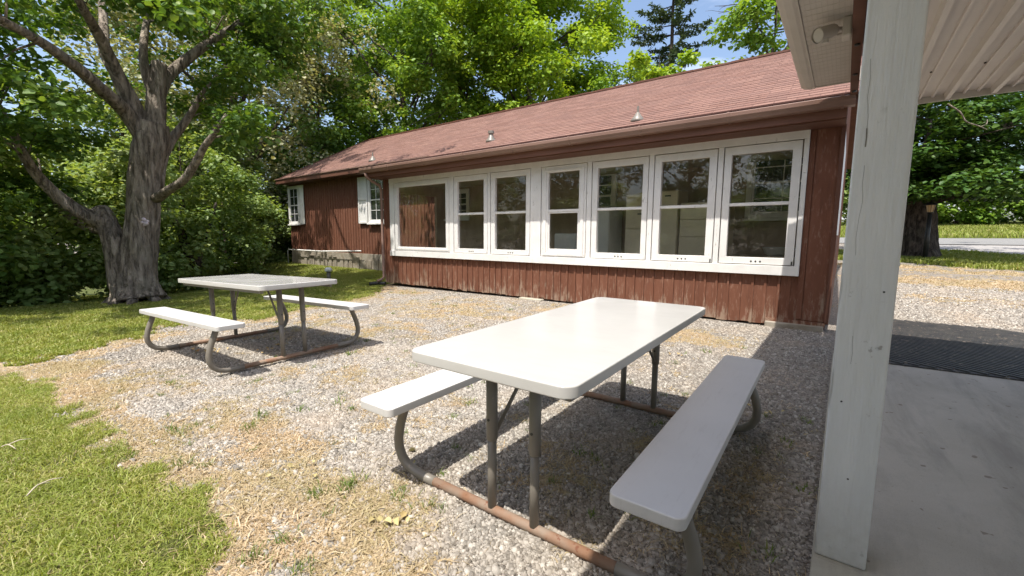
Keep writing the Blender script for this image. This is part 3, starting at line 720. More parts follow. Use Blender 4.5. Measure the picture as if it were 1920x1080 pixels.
for x_, y_ in ((5.4, 5.6), (5.4, -2.8), (0.0, -2.8)): G().box(x_, x_ + .15, y_, y_ + .15, .014, 2.5).build('post', M['post'], sh, bevel=.007)

slab = G(); slab.box(.012, 5.7, -3.2, 5.66, -.14, .010)
tag(slab.build('concrete_slab', M['conc'], bevel=.008), kind='structure')
g = G(); g.box(-.008, .0115, -3.2, 5.5, -.12, .011); g.box(.0, .158, 1.885, 2.06, .0105, .0137); g.box(-.006, .155, -3.1, 1.884, .0105, .0137)
tag(g.build('kerb', M['curb'], bevel=.006), kind='structure')

# security lamp under the soffit
fl = wthing('security_light', 'beige round security light on a bracket under the porch soffit', 'lamp', (-.1, 4.3, 2.8))
g = G(); g.box(-.135, -.078, 4.25, 4.39, 2.70, 2.84); g.build('mount', M['soffit'], fl, bevel=.012)
g = G(); g.tube([(-.13, 4.31, 2.775), (-.17, 4.30, 2.775), (-.19, 4.295, 2.77)], [.014, .018, .014], 10); g.tube([(-.13, 4.34, 2.75), (-.165, 4.33, 2.745), (-.185, 4.30, 2.75)], .009, 8); g.build('arm', M['soffit'], fl, smooth=True)
hd = G(); a = Vector((-.175, 4.30, 2.775)); b = Vector((-.275, 4.20, 2.725)); hd.tube([a, a.lerp(b, .15), a.lerp(b, .3), b], [.03, .047, .05, .053], 20)
head = hd.build('lamp_head', M['soffit'], fl, smooth=False, bevel=.002)
dv = (b - a).normalized(); G().tube([b + dv * .0005, b + dv * .006], .046, 20).build('lens', M['soffit'], head)
hd = G(); hd.tube([b - dv * .01, b + dv * .012], [.057, .057], 20, cap=False); hd.build('rim', M['soffit'], head)
G().obox(a.lerp(b, .6) + Vector((0, 0, -.062)), (.022, 0, 0), (0, .025, 0), (0, 0, .016)).build('sensor', M['soffit'], fl, bevel=.004)

# rubber mat with diagonal ribs
mat_poly = [(.10, 5.34), (1.95, 5.45), (1.95, 8.02), (1.72, 8.27), (.10, 8.29)]
mg = G(); zt = .024
n = len(mat_poly)
mg.add([(x, y, .0115) for x, y in mat_poly] + [(x, y, zt) for x, y in mat_poly], [tuple(range(n, 2 * n)), tuple(range(n))[::-1]] + [(i, (i + 1) % n, n + (i + 1) % n, n + i) for i in range(n)])
def clip_line(c):   # line x - y*.9 = c ; parameter along direction
    d = Vector((.80, -.60)).normalized(); nrm = Vector((-d.y, d.x)); p = nrm * c; t0, t1 = -99, 99
    m = len(mat_poly)
    for i in range(m):
        a = Vector(mat_poly[i]); e = Vector(mat_poly[(i + 1) % m]) - a; en = Vector((-e.y, e.x)).normalized()
        dist = (p - a).dot(en) - .02; sp = d.dot(en)
        if abs(sp) < 1e-6:
            if dist < 0: return None
            continue
        tt = -dist / sp
        if sp > 0: t0 = max(t0, tt)
        else: t1 = min(t1, tt)
    return (p + d * t0, p + d * t1, nrm) if t1 - t0 > .03 else None
c = -2.
while c < 9:
    r = clip_line(c)
    if r:
        a, b, nn = r; w = nn * .017
        V = [(a.x - w.x, a.y - w.y, zt), (a.x + w.x, a.y + w.y, zt), (b.x + w.x, b.y + w.y, zt), (b.x - w.x, b.y - w.y, zt)]
        mg.add(V + [(x_, y_, zt + .011) for x_, y_, z_ in V], [(4, 5, 6, 7), (0, 1, 5, 4), (1, 2, 6, 5), (2, 3, 7, 6), (3, 0, 4, 7)])
    c += .072
tag(mg.build('rubber_mat', M['rubber']), 'large black rubber mat with diagonal ribs lying at the end of the concrete floor', 'mat')

# planter behind the post
pl = wthing('plant_pot', 'dark green tapered pot on the gravel half hidden behind the white post', 'pot', (.72, 12.0, tz(.72, 12)))
z0 = tz(.72, 12)
t = NT('pot_green'); t.fin((.03, .05, .04), .5)
G().lathe([(.15, z0), (.21, z0 + .5), (.19, z0 + .5), (.18, z0 + .44)], .72, 12, 24).build('pot_body', t.m, pl, smooth=True)
G().lathe([(.215, z0 + .47), (.235, z0 + .48), (.235, z0 + .53), (.2, z0 + .53)], .72, 12, 24).build('rim', t.m, pl)

# ------------------------------------------------------------------ picnic tables
def rounded(w, l, r, z0, z1, lip=.0):
    P = []
    for cx, cy, a0 in ((w / 2 - r, l / 2 - r, 0), (-w / 2 + r, l / 2 - r, 90), (-w / 2 + r, -l / 2 + r, 180), (w / 2 - r, -l / 2 + r, 270)):
        for k in range(9): a = R(a0 + k * 11.25); P.append((cx + r * math.cos(a), cy + r * math.sin(a)))
    n = len(P); g = G()
    g.add([(x, y, z0) for x, y in P] + [(x, y, z1) for x, y in P], [tuple(range(n))[::-1], tuple(range(n, 2 * n))] + [(i, (i + 1) % n, n + (i + 1) % n, n + i) for i in range(n)])
    return g
def shade(o, ang=35):
    o.data.polygons.foreach_set('use_smooth', [True] * len(o.data.polygons))
    m = o.modifiers.new('wn', 'WEIGHTED_NORMAL'); m.keep_sharp = True
def make_table(label, loc, rot):
    t = thing('picnic_table', label, 'picnic table', loc, rot, 'picnic tables on the gravel')
    tp = rounded(.762, 1.84, .055, .697, .742).build('tabletop', M['plastic'], t, bevel=.006, seg=3); shade(tp)
    for s in (-1, 1):
        b = rounded(.225, 1.84, .03, .408, .448); b.v = [(x + s * .618, y, z) for x, y, z in b.v]
        o = b.build('bench_seat', M['seat'], t, bevel=.005, seg=3); shade(o)
    for e, yy in ((-1, -.70), (1, .78)):
        G().tube([(-.5, yy, .026), (.5, yy, .026)], .0215, 14).build('base_rail', M['rust'], t, smooth=True)
        for s in (-1, 1):
            pts = [(.46, .026), (.53, .026), (.60, .030), (.655, .046), (.695, .08), (.717, .125), (.720, .175), (.706, .24), (.685, .30), (.660, .36), (.645, .407)]
            G().tube([(s * a, yy, b_) for a, b_ in pts], .024, 14).build('bench_leg', M['steel'], t, smooth=True)
            lg = G(); lg.tube([(s * .108, yy, .04), (s * .108, yy, .36)], .0195, 14); lg.tube([(s * .108, yy, .345), (s * .108, yy, .352), (s * .108, yy, .6965)], [.021, .0245, .0245], 14)
            lo = lg.build('leg', M['steel'], t, smooth=True)
            G().tube([(s * .108 - .0, yy - e * -.0 - .0265, .44), (s * .108, yy - .0225, .44)], .006, 8).build('rivet', M['black'], lo)
        s = -1 if e < 0 else 1
        G().tube([(s * .108, yy - e * .024, .37), (s * .075, yy - e * .30, .694)], .009, 8).build('brace', M['steel'], t, smooth=True)
        G().box(-.30, .30, yy - .02, yy + .02, .672, .696).build('crossbar', M['steel'], t)
    for s in (-1, 1): G().box(s * .33 - .012, s * .33 + .012, -.85, .85, .668, .696).build('side_frame', M['steel'], t)
    return t
t1 = make_table('white plastic picnic table in the foreground nearest the painted post, its right bench in shade', (-1.037, 2.056, 0.0), (R(.5), R(.2), R(1.3)))
t2 = copy_tree(t1); t2.location = (-4.85, 1.962, -.003); t2.rotation_euler = (R(-1.4), R(0), R(92.6))
t2['label'] = 'white picnic table farther back on the left near the lawn, fully in sun'

# garden light on the lawn
M['cap'] = var_mat('cap_white', (.82, .82, .80), (.76, .76, .74), 8, .5)
gl = wthing('garden_light', 'short grey garden bollard light with a white cap on the lawn by the wing', 'garden light', (-11.55, 6.62, tz(-11.55, 6.62)))
z0 = tz(-11.55, 6.62)
G().lathe([(.06, z0 - .03), (.055, z0 + .26)], -11.55, 6.62, 14).build('pole', M['steel'], gl, smooth=True)
G().lathe([(.10, z0 + .261), (.10, z0 + .33), (.06, z0 + .37), (.01, z0 + .375)], -11.55, 6.62, 14).build('cap', M['cap'], gl, smooth=True)
# lamp post by the far tree
lx, ly = 2.25, 20.6; z0 = tz(lx, ly)
lp = wthing('lamp_post', 'black lantern on a dark post in front of the big tree trunk on the right', 'lamp post', (lx, ly, z0))
G().tube([(lx, ly, z0), (lx, ly, z0 + 1.55)], [.075, .055], 12).build('post', M['black'], lp, smooth=True)
ln = G(); ln.lathe([(.03, z0 + 1.551), (.09, z0 + 1.60), (.095, z0 + 1.62)], lx, ly, 8); lb = ln.build('lantern_base', M['black'], lp)
t = NT('lamp_glow'); t.fin((.16, .115, .07), .3); t.b.inputs['Emission Color'].default_value = (1, .62, .25, 1); t.b.inputs['Emission Strength'].default_value = .05
ln = G(); ln.lathe([(.085, z0 + 1.621), (.12, z0 + 1.85)], lx, ly, 8); ln.build('lantern_glass', t.m, lp)
ln = G()
for k in range(8):
    a = 2 * math.pi * k / 8; ln.tube([(lx + .088 * math.cos(a), ly + .088 * math.sin(a), z0 + 1.62), (lx + .124 * math.cos(a), ly + .124 * math.sin(a), z0 + 1.85)], .008, 4)
ln.lathe([(.19, z0 + 1.851), (.185, z0 + 1.87), (.05, z0 + 1.97), (.02, z0 + 2.0), (.012, z0 + 2.04)], lx, ly, 8); ln.build('lantern_cap', M['black'], lp)

# ------------------------------------------------------------------ drive and road on the right
def strip(name, x0, x1, y0, y1, mat, dz, nx_=60, ny_=8):
    a = np.linspace(x0, x1, nx_); b = np.linspace(y0, y1, ny_); A, B = np.meshgrid(a, b)
    C = terrain(A, B) + dz; i = np.arange(nx_ * ny_).reshape(ny_, nx_)
    o = npmesh(name, np.c_[A.ravel(), B.ravel(), C.ravel()], np.stack([i[:-1, :-1].ravel(), i[:-1, 1:].ravel(), i[1:, 1:].ravel(), i[1:, :-1].ravel()], 1), mat); tag(o, kind='structure'); return o
strip('driveway', 2.0, 90, 24.2, 31.0, asphalt('drive_asphalt', (.22, .21, .20), (.30, .285, .27)), .012)
strip('road', -6, 160, 31.3, 39.6, asphalt('road_asphalt', (.17, .168, .16), (.20, .197, .19)), .03)

# ------------------------------------------------------------------ vegetation
LEAF = np.array([(0, 0, 0), (-.40, .30, .10), (-.30, .78, .07), (0, 1.05, -.06), (.30, .78, .07), (.40, .30, .10)])
LF = np.array([(0, 1, 2, 3), (0, 3, 4, 5)])
def frames(n, nrm):
    """orthonormal frames with the given normals (n,3) and random heading"""
    h = rng.normal(size=(n, 3)); nrm = nrm / np.linalg.norm(nrm, axis=1, keepdims=True)
    t = h - nrm * (h * nrm).sum(1, keepdims=True); t /= np.linalg.norm(t, axis=1, keepdims=True)
    return np.cross(t, nrm), t, nrm
def leaves(P, nrm, size, shape=LEAF, faces=LF):
    n = len(P); b, t, m = frames(n, nrm); s = size[:, None, None]
    V = P[:, None, :] + s * (shape[None, :, 0:1] * b[:, None, :] + shape[None, :, 1:2] * t[:, None, :] + shape[None, :, 2:3] * m[:, None, :])
    F = (faces[None] + (np.arange(n) * len(shape))[:, None, None]).reshape(-1, faces.shape[1])
    return V.reshape(-1, 3), F
def cluster_leaves(C, Rr, per, size, flat=.6, up=1.0, hollow=.5, droop=0):
    """leaf cloud round every cluster centre; per = leaves per cluster"""
    C = np.asarray(C, float); Rr = np.broadcast_to(Rr, (len(C),)); k = np.maximum(3, (per * (Rr / Rr.mean()) ** 2).astype(int))
    ci = np.repeat(np.arange(len(C)), k); n = len(ci)
    d = rng.normal(size=(n, 3)); d /= np.linalg.norm(d, axis=1, keepdims=True)
    rad = rng.random(n) ** (1 / (2 + hollow)) * Rr[ci] * rng.uniform(.75, 1.2, n)
    off = d * rad[:, None]; off[:, 2] *= flat
    off[:, 2] -= droop * (rad ** 2) / Rr[ci]
    P = C[ci] + off
    nr = d * .55 + np.array([0, 0, up]) + rng.normal(size=(n, 3)) * .5
    return leaves(P, nr, size * rng.uniform(.65, 1.25, n))
def limb(p0, p1, n=6, sag=.0, wob=.08):
    p0 = Vector(p0); p1 = Vector(p1); L = (p1 - p0).length; pts = []
    for i in range(n + 1):
        f = i / n; p = p0.lerp(p1, f)
        p.z += math.sin(f * math.pi) * sag * L
        if 0 < i < n: p += Vector((random.uniform(-1, 1), random.uniform(-1, 1), random.uniform(-1, 1))) * wob * L * .25
        pts.append(p)
    return pts
def taper(a, b, n): return [a + (b - a) * i / (n - 1) for i in range(n)]
def tree(name, label, x, y, h, rad, lmat, bmat='bark_dk', crown_lo=.3, nb=16, ncl=90, per=150, size=.16, clr=.8, tr=.22, group=None, cat='tree', flat=.6, droop=0, lean=(0, 0), shape=1.0, only=None):
    z = tz(x, y); t = wthing(name, label, cat, (x, y, z), group)
    g = G(); base = Vector((x, y, z - .2)); top = Vector((x + lean[0], y + lean[1], z + h * .9))
    tp = limb(base, top, 9, 0, .03)
    g.tube(tp, taper(tr, tr * .15, 10), 9, wob=.12)
    C = []; cz = z + h * (crown_lo + (1 - crown_lo) * .5); hz = h * (1 - crown_lo) * .5
    tips = []
    for i in range(nb):
        f = (i + .5) / nb; zz = z + h * (crown_lo + (1 - crown_lo) * f * .86)
        e = math.sqrt(max(.03, 1 - ((zz - cz) / (hz * 1.08)) ** 2)) ** shape * rad
        a = i * 2.4 + random.uniform(-.4, .4); fr = min(.97, max(.0, (zz - 1.2 * (1 - f) * e * .5 - z) / (h * .9)))
        s = base.lerp(top, min(.95, max(.12, fr - .08))); e *= random.uniform(.75, 1.12)
        tip = Vector((x + lean[0] * f + math.cos(a) * e, y + lean[1] * f + math.sin(a) * e, zz + e * .12))
        L = limb(s, tip, 6, .06, .12); r0 = tr * (.55 - .35 * f); g.tube(L, taper(r0, r0 * .2, 7), 6)
        tips.append(L)
    while len(C) < ncl:
        L = random.choice(tips); f = random.uniform(.35, 1.05); i = min(5, int(f * 6)); p = L[i].lerp(L[i + 1], f * 6 - i) if i < 6 else L[6]
        o = Vector((random.gauss(0, 1), random.gauss(0, 1), random.gauss(0, .8))) * rad * .17
        q = p + o; C.append((q.x, q.y, max(q.z, z + .3)))
        if random.random() < .6: g.tube([p, (p + q) / 2 + Vector((0, 0, .05)), q], [tr * .10, tr * .07, tr * .03], 4)
    g.build('trunk', M[bmat], t)
    C = np.array(C); V, F = cluster_leaves(C, rng.uniform(.6, 1.25, len(C)) * clr, per, size, flat, droop=droop)
    npmesh('crown', V, F, M[lmat], t)
    return t

# --- the big old maple on the left: limbs traced in three dimensions, each with its own distance
D0 = 8.95
def P3(lst): return [at(u, v, d) for u, v, d in lst]
def dense(pts, k=4):
    """Catmull-Rom through the points"""
    out = []; n = len(pts)
    for i in range(n - 1):
        p0, p1, p2, p3 = pts[max(i - 1, 0)], pts[i], pts[i + 1], pts[min(i + 2, n - 1)]
        for j in range(k):
            t = j / k; out.append(.5 * ((2 * p1) + (p2 - p0) * t + (2 * p0 - 5 * p1 + 4 * p2 - p3) * t * t + (3 * p1 - p0 - 3 * p2 + p3) * t ** 3))
    out.append(pts[-1]); return out
def dr(r, k=4):
    out = []
    for i in range(len(r) - 1): out += [r[i] + (r[i + 1] - r[i]) * j / k for j in range(k)]
    return out + [r[-1]]
mp = wthing('maple_tree', 'huge old maple with deeply furrowed forked trunk on the lawn behind the left picnic table', 'tree', tuple(at(255, 545, D0)))
g = G()
LM = []
def lb(lst, rad, sides=12, wob=.12, leafy=True, k=4, bark=True):
    p = dense(P3(lst), k); g.tube(p, dr(rad, k), sides, wob=wob)
    if leafy: LM.append(p)
    return p
lb([(262, 562, D0), (258, 540, D0), (257, 510, D0), (262, 450, D0), (268, 400, D0), (271, 350, D0), (277, 300, D0), (283, 262, D0), (287, 232, D0)], [.44, .38, .335, .295, .27, .262, .275, .30, .25], 44, .10, False, 5)
lb([(286, 270, D0), (292, 215, D0), (294, 170, D0), (299, 118, D0)], [.23, .17, .15, .13], 16, .22, False)   # broken snag
lb([(270, 262, D0 - .1), (238, 212, D0 - .4), (205, 180, D0 - .9), (150, 132, D0 - 1.6), (90, 88, D0 - 2.3), (30, 52, D0 - 3.0), (-50, 10, D0 - 3.6)], [.165, .135, .115, .095, .075, .055, .04])
lb([(276, 265, D0), (250, 200, D0 - .2), (228, 155, D0 - .4), (207, 110, D0 - .7), (182, 62, D0 - 1.1), (155, 15, D0 - 1.6), (115, -60, D0 - 2.1)], [.185, .155, .13, .105, .085, .065, .04])
lb([(214, 128, D0 - .6), (196, 95, D0 - .3), (194, 40, D0 + .2), (186, -60, D0 + .6)], [.12, .10, .08, .05])
lb([(292, 190, D0), (310, 150, D0 + .2), (338, 122, D0 + .4), (378, 90, D0 + .7), (405, 70, D0 + .9), (470, 32, D0 + 1.0), (560, -30, D0 + 1.0)], [.14, .12, .105, .09, .08, .06, .035])
lb([(288, 175, D0 - .05), (275, 140, D0 - .1), (269, 98, D0 - .1), (275, 40, D0 + .2), (290, -40, D0 + .4)], [.11, .09, .075, .06, .04])
lb([(292, 372, D0 - .2), (318, 355, D0 - .5), (345, 338, D0 - .8), (365, 308, D0 - 1.0), (385, 272, D0 - 1.2), (402, 250, D0 - 1.3), (425, 215, D0 - 1.5)], [.10, .078, .07, .065, .055, .045, .025], leafy=True)
lb([(290, 350, D0 + .15), (302, 300, D0 + .3), (318, 268, D0 + .4), (345, 232, D0 + .5), (365, 200, D0 + .5), (385, 165, D0 + .6), (430, 120, D0 + .8)], [.15, .12, .10, .075, .06, .045, .025])
# second stem, forked near the ground and bending away to the left
lb([(246, 560, D0 - .1), (232, 525, D0 - .1), (222, 480, D0 - .15), (208, 440, D0 - .2), (193, 405, D0 - .25), (186, 392, D0 - .25)], [.29, .245, .205, .185, .17, .14], 28, .11, False, 5)
lb([(198, 420, D0 - .25), (172, 408, D0 - .4), (140, 392, D0 - .6), (105, 365, D0 - .8), (72, 330, D0 - 1.1), (45, 290, D0 - 1.4), (18, 235, D0 - 1.7), (-20, 170, D0 - 2.0)], [.17, .14, .115, .10, .085, .07, .05, .035], 16)
lb([(196, 430, D0 - .1), (165, 425, D0 - .1), (125, 400, D0 - .2), (95, 370, D0 - .3)], [.13, .10, .08, .04], 14, .15, False)
for a in (-.4, .5, 1.3, 2.2, 3.4, 4.3, 5.2):   # root flare
    c = at(255, 540, D0); d = Vector((math.cos(a), math.sin(a), 0)); zz = tz(c.x + d.x * .9, c.y + d.y * .9)
    g.tube([Vector((c.x, c.y, c.z + .3)) + d * .2, Vector((c.x, c.y, zz + .12)) + d * .33, Vector((c.x, c.y, zz + .0)) + d * .48, Vector((c.x, c.y, zz - .07)) + d * .62], [.10, .11, .08, .04], 10, wob=.12)
C = []; TW = []
for L in LM:
    n = len(L)
    for i in range(int(n * .5), n):
        for k in range(3):
            if random.random() < .9:
                f = i / n; o = Vector((random.gauss(0, 1), random.gauss(0, 1), random.gauss(.25, .7))) * (.35 + .65 * f)
                q = L[i] + o; C.append(q); TW.append((len(C) - 1, L[i], q))
# filling masses of the crown at known places: (u, v, depth, spread, number)
for u, v, d, sp, nn in ((350, 20, D0 - .6, .9, 24), (440, 45, D0 - .2, .9, 24), (380, -20, D0 - 1, 1.0, 20), (490, 20, D0 + .2, .9, 18), (250, 30, D0 - .8, .8, 12), (90, 60, D0 - 2, .7, 9), (30, 130, D0 - 2.2, .45, 5), (180, 0, D0 - 1.6, .9, 12),
                         (225, 240, D0 - .9, .3, 6), (330, 232, D0 - .8, .3, 6), (440, 170, D0 + .1, .6, 10), (400, 215, D0 - .6, .45, 6), (470, 110, D0 + .4, .7, 9), (60, 240, D0 - 1.8, .6, 9), (20, 300, D0 - 1.7, .5, 9), (10, 200, D0 - 1.8, .4, 5), (30, 360, D0 - 1.2, .5, 8), (110, 330, D0 - .4, .5, 6), (150, 240, D0 - .2, .5, 7),
                         (300, -150, D0, 1.6, 12), (120, -150, D0 - 1.4, 1.6, 10), (480, -120, D0 + .4, 1.3, 16), (-80, 40, D0 - 2.6, 1.4, 9), (-120, 220, D0 - 2, 1.2, 8), (560, 70, D0 + 1, .5, 5), (410, 232, D0 - 1.35, .30, 7), (438, 205, D0 - 1.4, .25, 5), (395, 150, D0 + .6, .3, 7), (430, 110, D0 + .8, .4, 8), (465, 40, D0 + 1, .4, 8), (360, 268, D0 - 1.1, .15, 2)):
    c = at(u, v, d)
    for _ in range(nn): C.append(c + Vector((random.gauss(0, 1), random.gauss(0, 1), random.gauss(0, .75))) * sp)
hl = dense([LM[3][-1], Vector((-13.2, 5.2, 8.6)), Vector((-15.0, 6.0, 9.4)), Vector((-16.6, 7.0, 10.2))]); g.tube(hl, taper(.06, .02, len(hl)), 8)
for cx_, cy_, cz_, nn in ((-15.0, 5.8, 8.9, 9), (-16.6, 6.0, 8.6, 6), (-15.2, 7.1, 10.5, 9), (-16.9, 7.2, 10.2, 9)):
    for _ in range(nn): C.append(Vector((cx_ + random.gauss(0, .7), cy_ + random.gauss(0, .4), cz_ + random.gauss(0, .4))))
Ca = np.array([tuple(c) for c in C])
# the crown is open in its middle: no leaf clumps close round the trunk and the lower halves of the limbs
BARE = [np.array([tuple(q) for q in L[:int(len(L) * .72)]]) for L in LM] + [np.array([tuple(at(u, v, D0)) for u, v in ((262, 500), (266, 450), (270, 400), (272, 350), (280, 300), (286, 250), (292, 200), (297, 150))])]
cam_ = np.array([0, 0, H]); keep = Ca[:, 2] > 1.6
rel_ = Ca - cam_; dep_ = rel_ @ np.array(fw); pu_ = 960 + 814.98 * (rel_ @ np.array(r2)) / dep_; pv_ = 540 + 814.98 * (rel_ @ np.array(d2)) / dep_
keep &= ~((pu_ > 500) & (pv_ > 130)) & ~((pv_ > 270) & (pu_ > 130))
for B in BARE:
    for b in B:
        dirb = (b - cam_) / np.linalg.norm(b - cam_); rel = Ca - cam_; al = rel @ dirb; perp = np.linalg.norm(rel - al[:, None] * dirb, axis=1)
        keep &= ~((perp < .42) & (al < np.linalg.norm(b - cam_) + .5) & (rng.random(len(Ca)) < .97))
for ix, a, q in TW:
    if keep[ix] and (q - a).length < 1.0: g.tube([a, (a + q) / 2 + Vector((0, 0, .08)), q], [.024, .015, .006], 4)
g.build('trunk', M['bark'], mp, smooth=True)
Ca = Ca[keep]
Vv, Ff = cluster_leaves(Ca, rng.uniform(.26, .5, len(Ca)), 78, .102, .5)
npmesh('crown', Vv, Ff, M['l_maple'], mp)
# pale bracket fungus on the trunk
fg = G(); c0 = at(272, 416, D0 - .40)
for dx, dz_, s_ in ((-.03, .05, .05), (-.05, -.01, .04), (.02, -.03, .055), (.05, .01, .035), (0, .03, .04), (-.01, -.06, .03)):
    c = c0 + r2 * dx - d2 * dz_; V = [];
    for i in range(5):
        for k in range(8): V.append(c + r2 * (s_ * math.sin(i * math.pi / 4) * math.cos(k * .785)) + fw * (s_ * .55 * math.cos(i * math.pi / 4)) - d2 * (s_ * .8 * math.sin(i * math.pi / 4) * math.sin(k * .785)))
    fg.add(V, [(i * 8 + k, i * 8 + (k + 1) % 8, (i + 1) * 8 + (k + 1) % 8, (i + 1) * 8 + k) for i in range(4) for k in range(8)])
fm = var_mat('fungus', (.62, .54, .58), (.45, .36, .40), 20, .6)
tag(fg.build('tree_fungus', fm, smooth=True), 'small pinkish white fungus growing on the trunk of the old maple', 'fungus')

# --- trees and shrubs behind
tree('bright_maple', 'tall bright green maple behind the left part of the brown roof', -21.5, 17.5, 18.5, 5.6, 'l_bright', crown_lo=.14, nb=34, ncl=430, per=190, size=.18, clr=.95, tr=.28, group='trees behind the house')
tree('bright_maple', 'tall yellow green maple behind the middle of the brown roof with sky gaps', -15.2, 21.5, 17.5, 4.7, 'l_yellow', crown_lo=.22, nb=32, ncl=400, per=190, size=.18, clr=.95, tr=.26, group='trees behind the house')
tree('bright_maple', 'smaller green maple peeping over the roof between the two tall ones', -18.6, 20.0, 13.0, 3.4, 'l_bright', crown_lo=.25, nb=18, ncl=120, per=160, size=.2, clr=.9, tr=.18, group='trees behind the house')
tree('yellow_sapling', 'small yellow green treetop showing over the roof in front of the spruce', -7.1, 20.0, 9.6, 1.4, 'l_yellow', crown_lo=.45, nb=10, ncl=22, per=150, size=.17, clr=.55, tr=.1, group='trees behind the house')
tree('yellow_sapling', 'low leafy treetop just above the ridge left of the spruce', -9.6, 21.0, 8.9, 2.0, 'l_bright', crown_lo=.4, nb=10, ncl=30, per=150, size=.18, clr=.6, tr=.1, group='trees behind the house')
tree('leafy_tree', 'green tree half hidden behind the pale porch soffit above the ridge', -2.5, 18.5, 10.0, 2.0, 'l_bright', crown_lo=.55, nb=12, ncl=52, per=140, size=.15, clr=.55, tr=.14, group='trees behind the house')
tree('pale_tree', 'pale olive willow-like tree rising behind the old maple', -22.5, 8.6, 16, 5.2, 'l_pale', crown_lo=.16, nb=24, ncl=260, per=190, size=.15, clr=.95, tr=.3, droop=.55, flat=.95, group='trees on the left')
tree('dark_tree', 'dark green tree in the shade behind the far wing of the house', -23.0, 13.0, 11.5, 4.0, 'l_dark', crown_lo=.05, nb=20, ncl=130, per=150, size=.18, clr=.95, tr=.2, group='trees on the left')
tree('dark_tree', 'tall blue green tree at the far left behind the bushes with sky showing through', -24.5, 1.0, 13.5, 4.2, 'l_shrub', crown_lo=.12, nb=20, ncl=75, per=90, size=.17, clr=.8, tr=.2, group='trees on the left')
tree('leafy_tree', 'mid green tree between the old maple and the far left edge', -22.0, 4.6, 8.0, 3.0, 'l_shrub', crown_lo=.06, nb=18, ncl=110, per=130, size=.16, clr=.85, tr=.16, group='trees on the left')
sh_l = [
 ('dark leafy shrub at the left edge of the lawn, nearest the camera', -13.2, -.4, 3.6, 1.7, 'l_dark'),
 ('dark leafy shrub second along the lawn edge from the left', -13.8, 1.3, 3.6, 1.7, 'l_shrub'),
 ('bushy dark green shrub just left of the forked maple trunk', -14.4, 3.0, 3.8, 1.7, 'l_shrub'),
 ('tall leafy shrub directly behind the maple trunk', -15.9, 4.6, 5.0, 2.0, 'l_shrub'),
 ('light green shrub right of the maple trunk at the lawn edge', -17.6, 6.2, 4.0, 1.6, 'l_shrub'),
 ('round leafy shrub between the maple and the far wing', -19.8, 8.1, 4.2, 1.7, 'l_shrub'),
 ('dark shrub close beside the far corner of the wing', -21.3, 10.6, 5.4, 2.2, 'l_dark'),
 ('tall shrub behind the lawn-edge bushes at far left', -18.0, .8, 6.0, 2.2, 'l_shrub'),
 ('tall slender shrub in the thicket right of the old maple', -19.4, 6.6, 6.8, 1.9, 'l_shrub')]
for i, (lab, x_, y_, h_, r_, m_) in enumerate(sh_l):
    tree('shrub', lab, x_, y_, h_, r_, m_, crown_lo=.0, nb=14, ncl=int(40 * r_), per=170, size=.112, clr=.5, tr=.06, group='shrubs along the lawn edge', cat='shrub', shape=.6)
# a leaning bare stem among the shrubs
bst = wthing('leaning_tree', 'dark leaning double stem among the shrubs right of the maple', 'tree', tuple(at(372, 500, 12)))
g = G(); g.tube(dense(P3([(372, 500, 12.0), (352, 470, 12.0), (338, 430, 12.1), (318, 400, 12.2), (300, 360, 12.3)])), taper(.16, .03, 17), 10, wob=.12); g.tube(dense(P3([(368, 498, 12.0), (378, 470, 12.1), (392, 430, 12.2), (405, 380, 12.3)])), taper(.09, .03, 13), 8)
g.build('trunk', M['bark_dk'], bst, smooth=True)

# --- spruce
def spruce(name, label, x, y, h, rad, group):
    z = tz(x, y); t = wthing(name, label, 'tree', (x, y, z), group); g = G()
    g.tube(limb((x, y, z), (x, y, z + h), 10, 0, .01), taper(.24, .03, 11), 8)
    Ps = []; Ns = []
    nw = 24
    for w in range(nw):
        f = w / nw; zz = z + h * (.32 + .66 * f); L = rad * (1 - f) ** .75 * random.uniform(.65, 1.1) + .25
        for k in range(random.choice((4, 5))):
            a = random.uniform(0, 6.28); Lk = L * random.uniform(.5, 1.15); d = Vector((math.cos(a), math.sin(a), 0))
            pts = [Vector((x, y, zz)) + d * Lk * s + Vector((0, 0, Lk * (-.10 * s - .16 * s * s + .34 * s ** 3.2))) for s in (0, .25, .5, .75, 1)]
            g.tube(pts, taper(.04, .01, 5), 4)
            for _ in range(int(75 * Lk)):
                s = random.uniform(.22, 1); i = min(3, int(s * 4)); p = pts[i].lerp(pts[i + 1], s * 4 - i)
                sd = Vector((-d.y, d.x, 0)) * random.gauss(0, .09 * (1.15 - s) * Lk / 1.5 + .03)
                Ps.append(p + sd + Vector((0, 0, random.gauss(-.05, .06)))); Ns.append((random.gauss(0, .5), random.gauss(0, .5), 1))
    g.build('trunk', M['bark_dk'], t)
    sh_ = np.array([(0, 0, 0), (-.20, .35, -.05), (-.13, .9, -.1), (0, 1.1, -.12), (.13, .9, -.1), (.20, .35, -.05)])
    V, F = leaves(np.array([tuple(p) for p in Ps]), np.array(Ns), rng.uniform(.16, .30, len(Ps)), sh_)
    npmesh('crown', V, F, M['l_needle'], t)
spruce('spruce', 'dark spruce with drooping boughs standing against the sky behind the roof', -9.9, 30.0, 21.5, 3.6, 'trees behind the house')
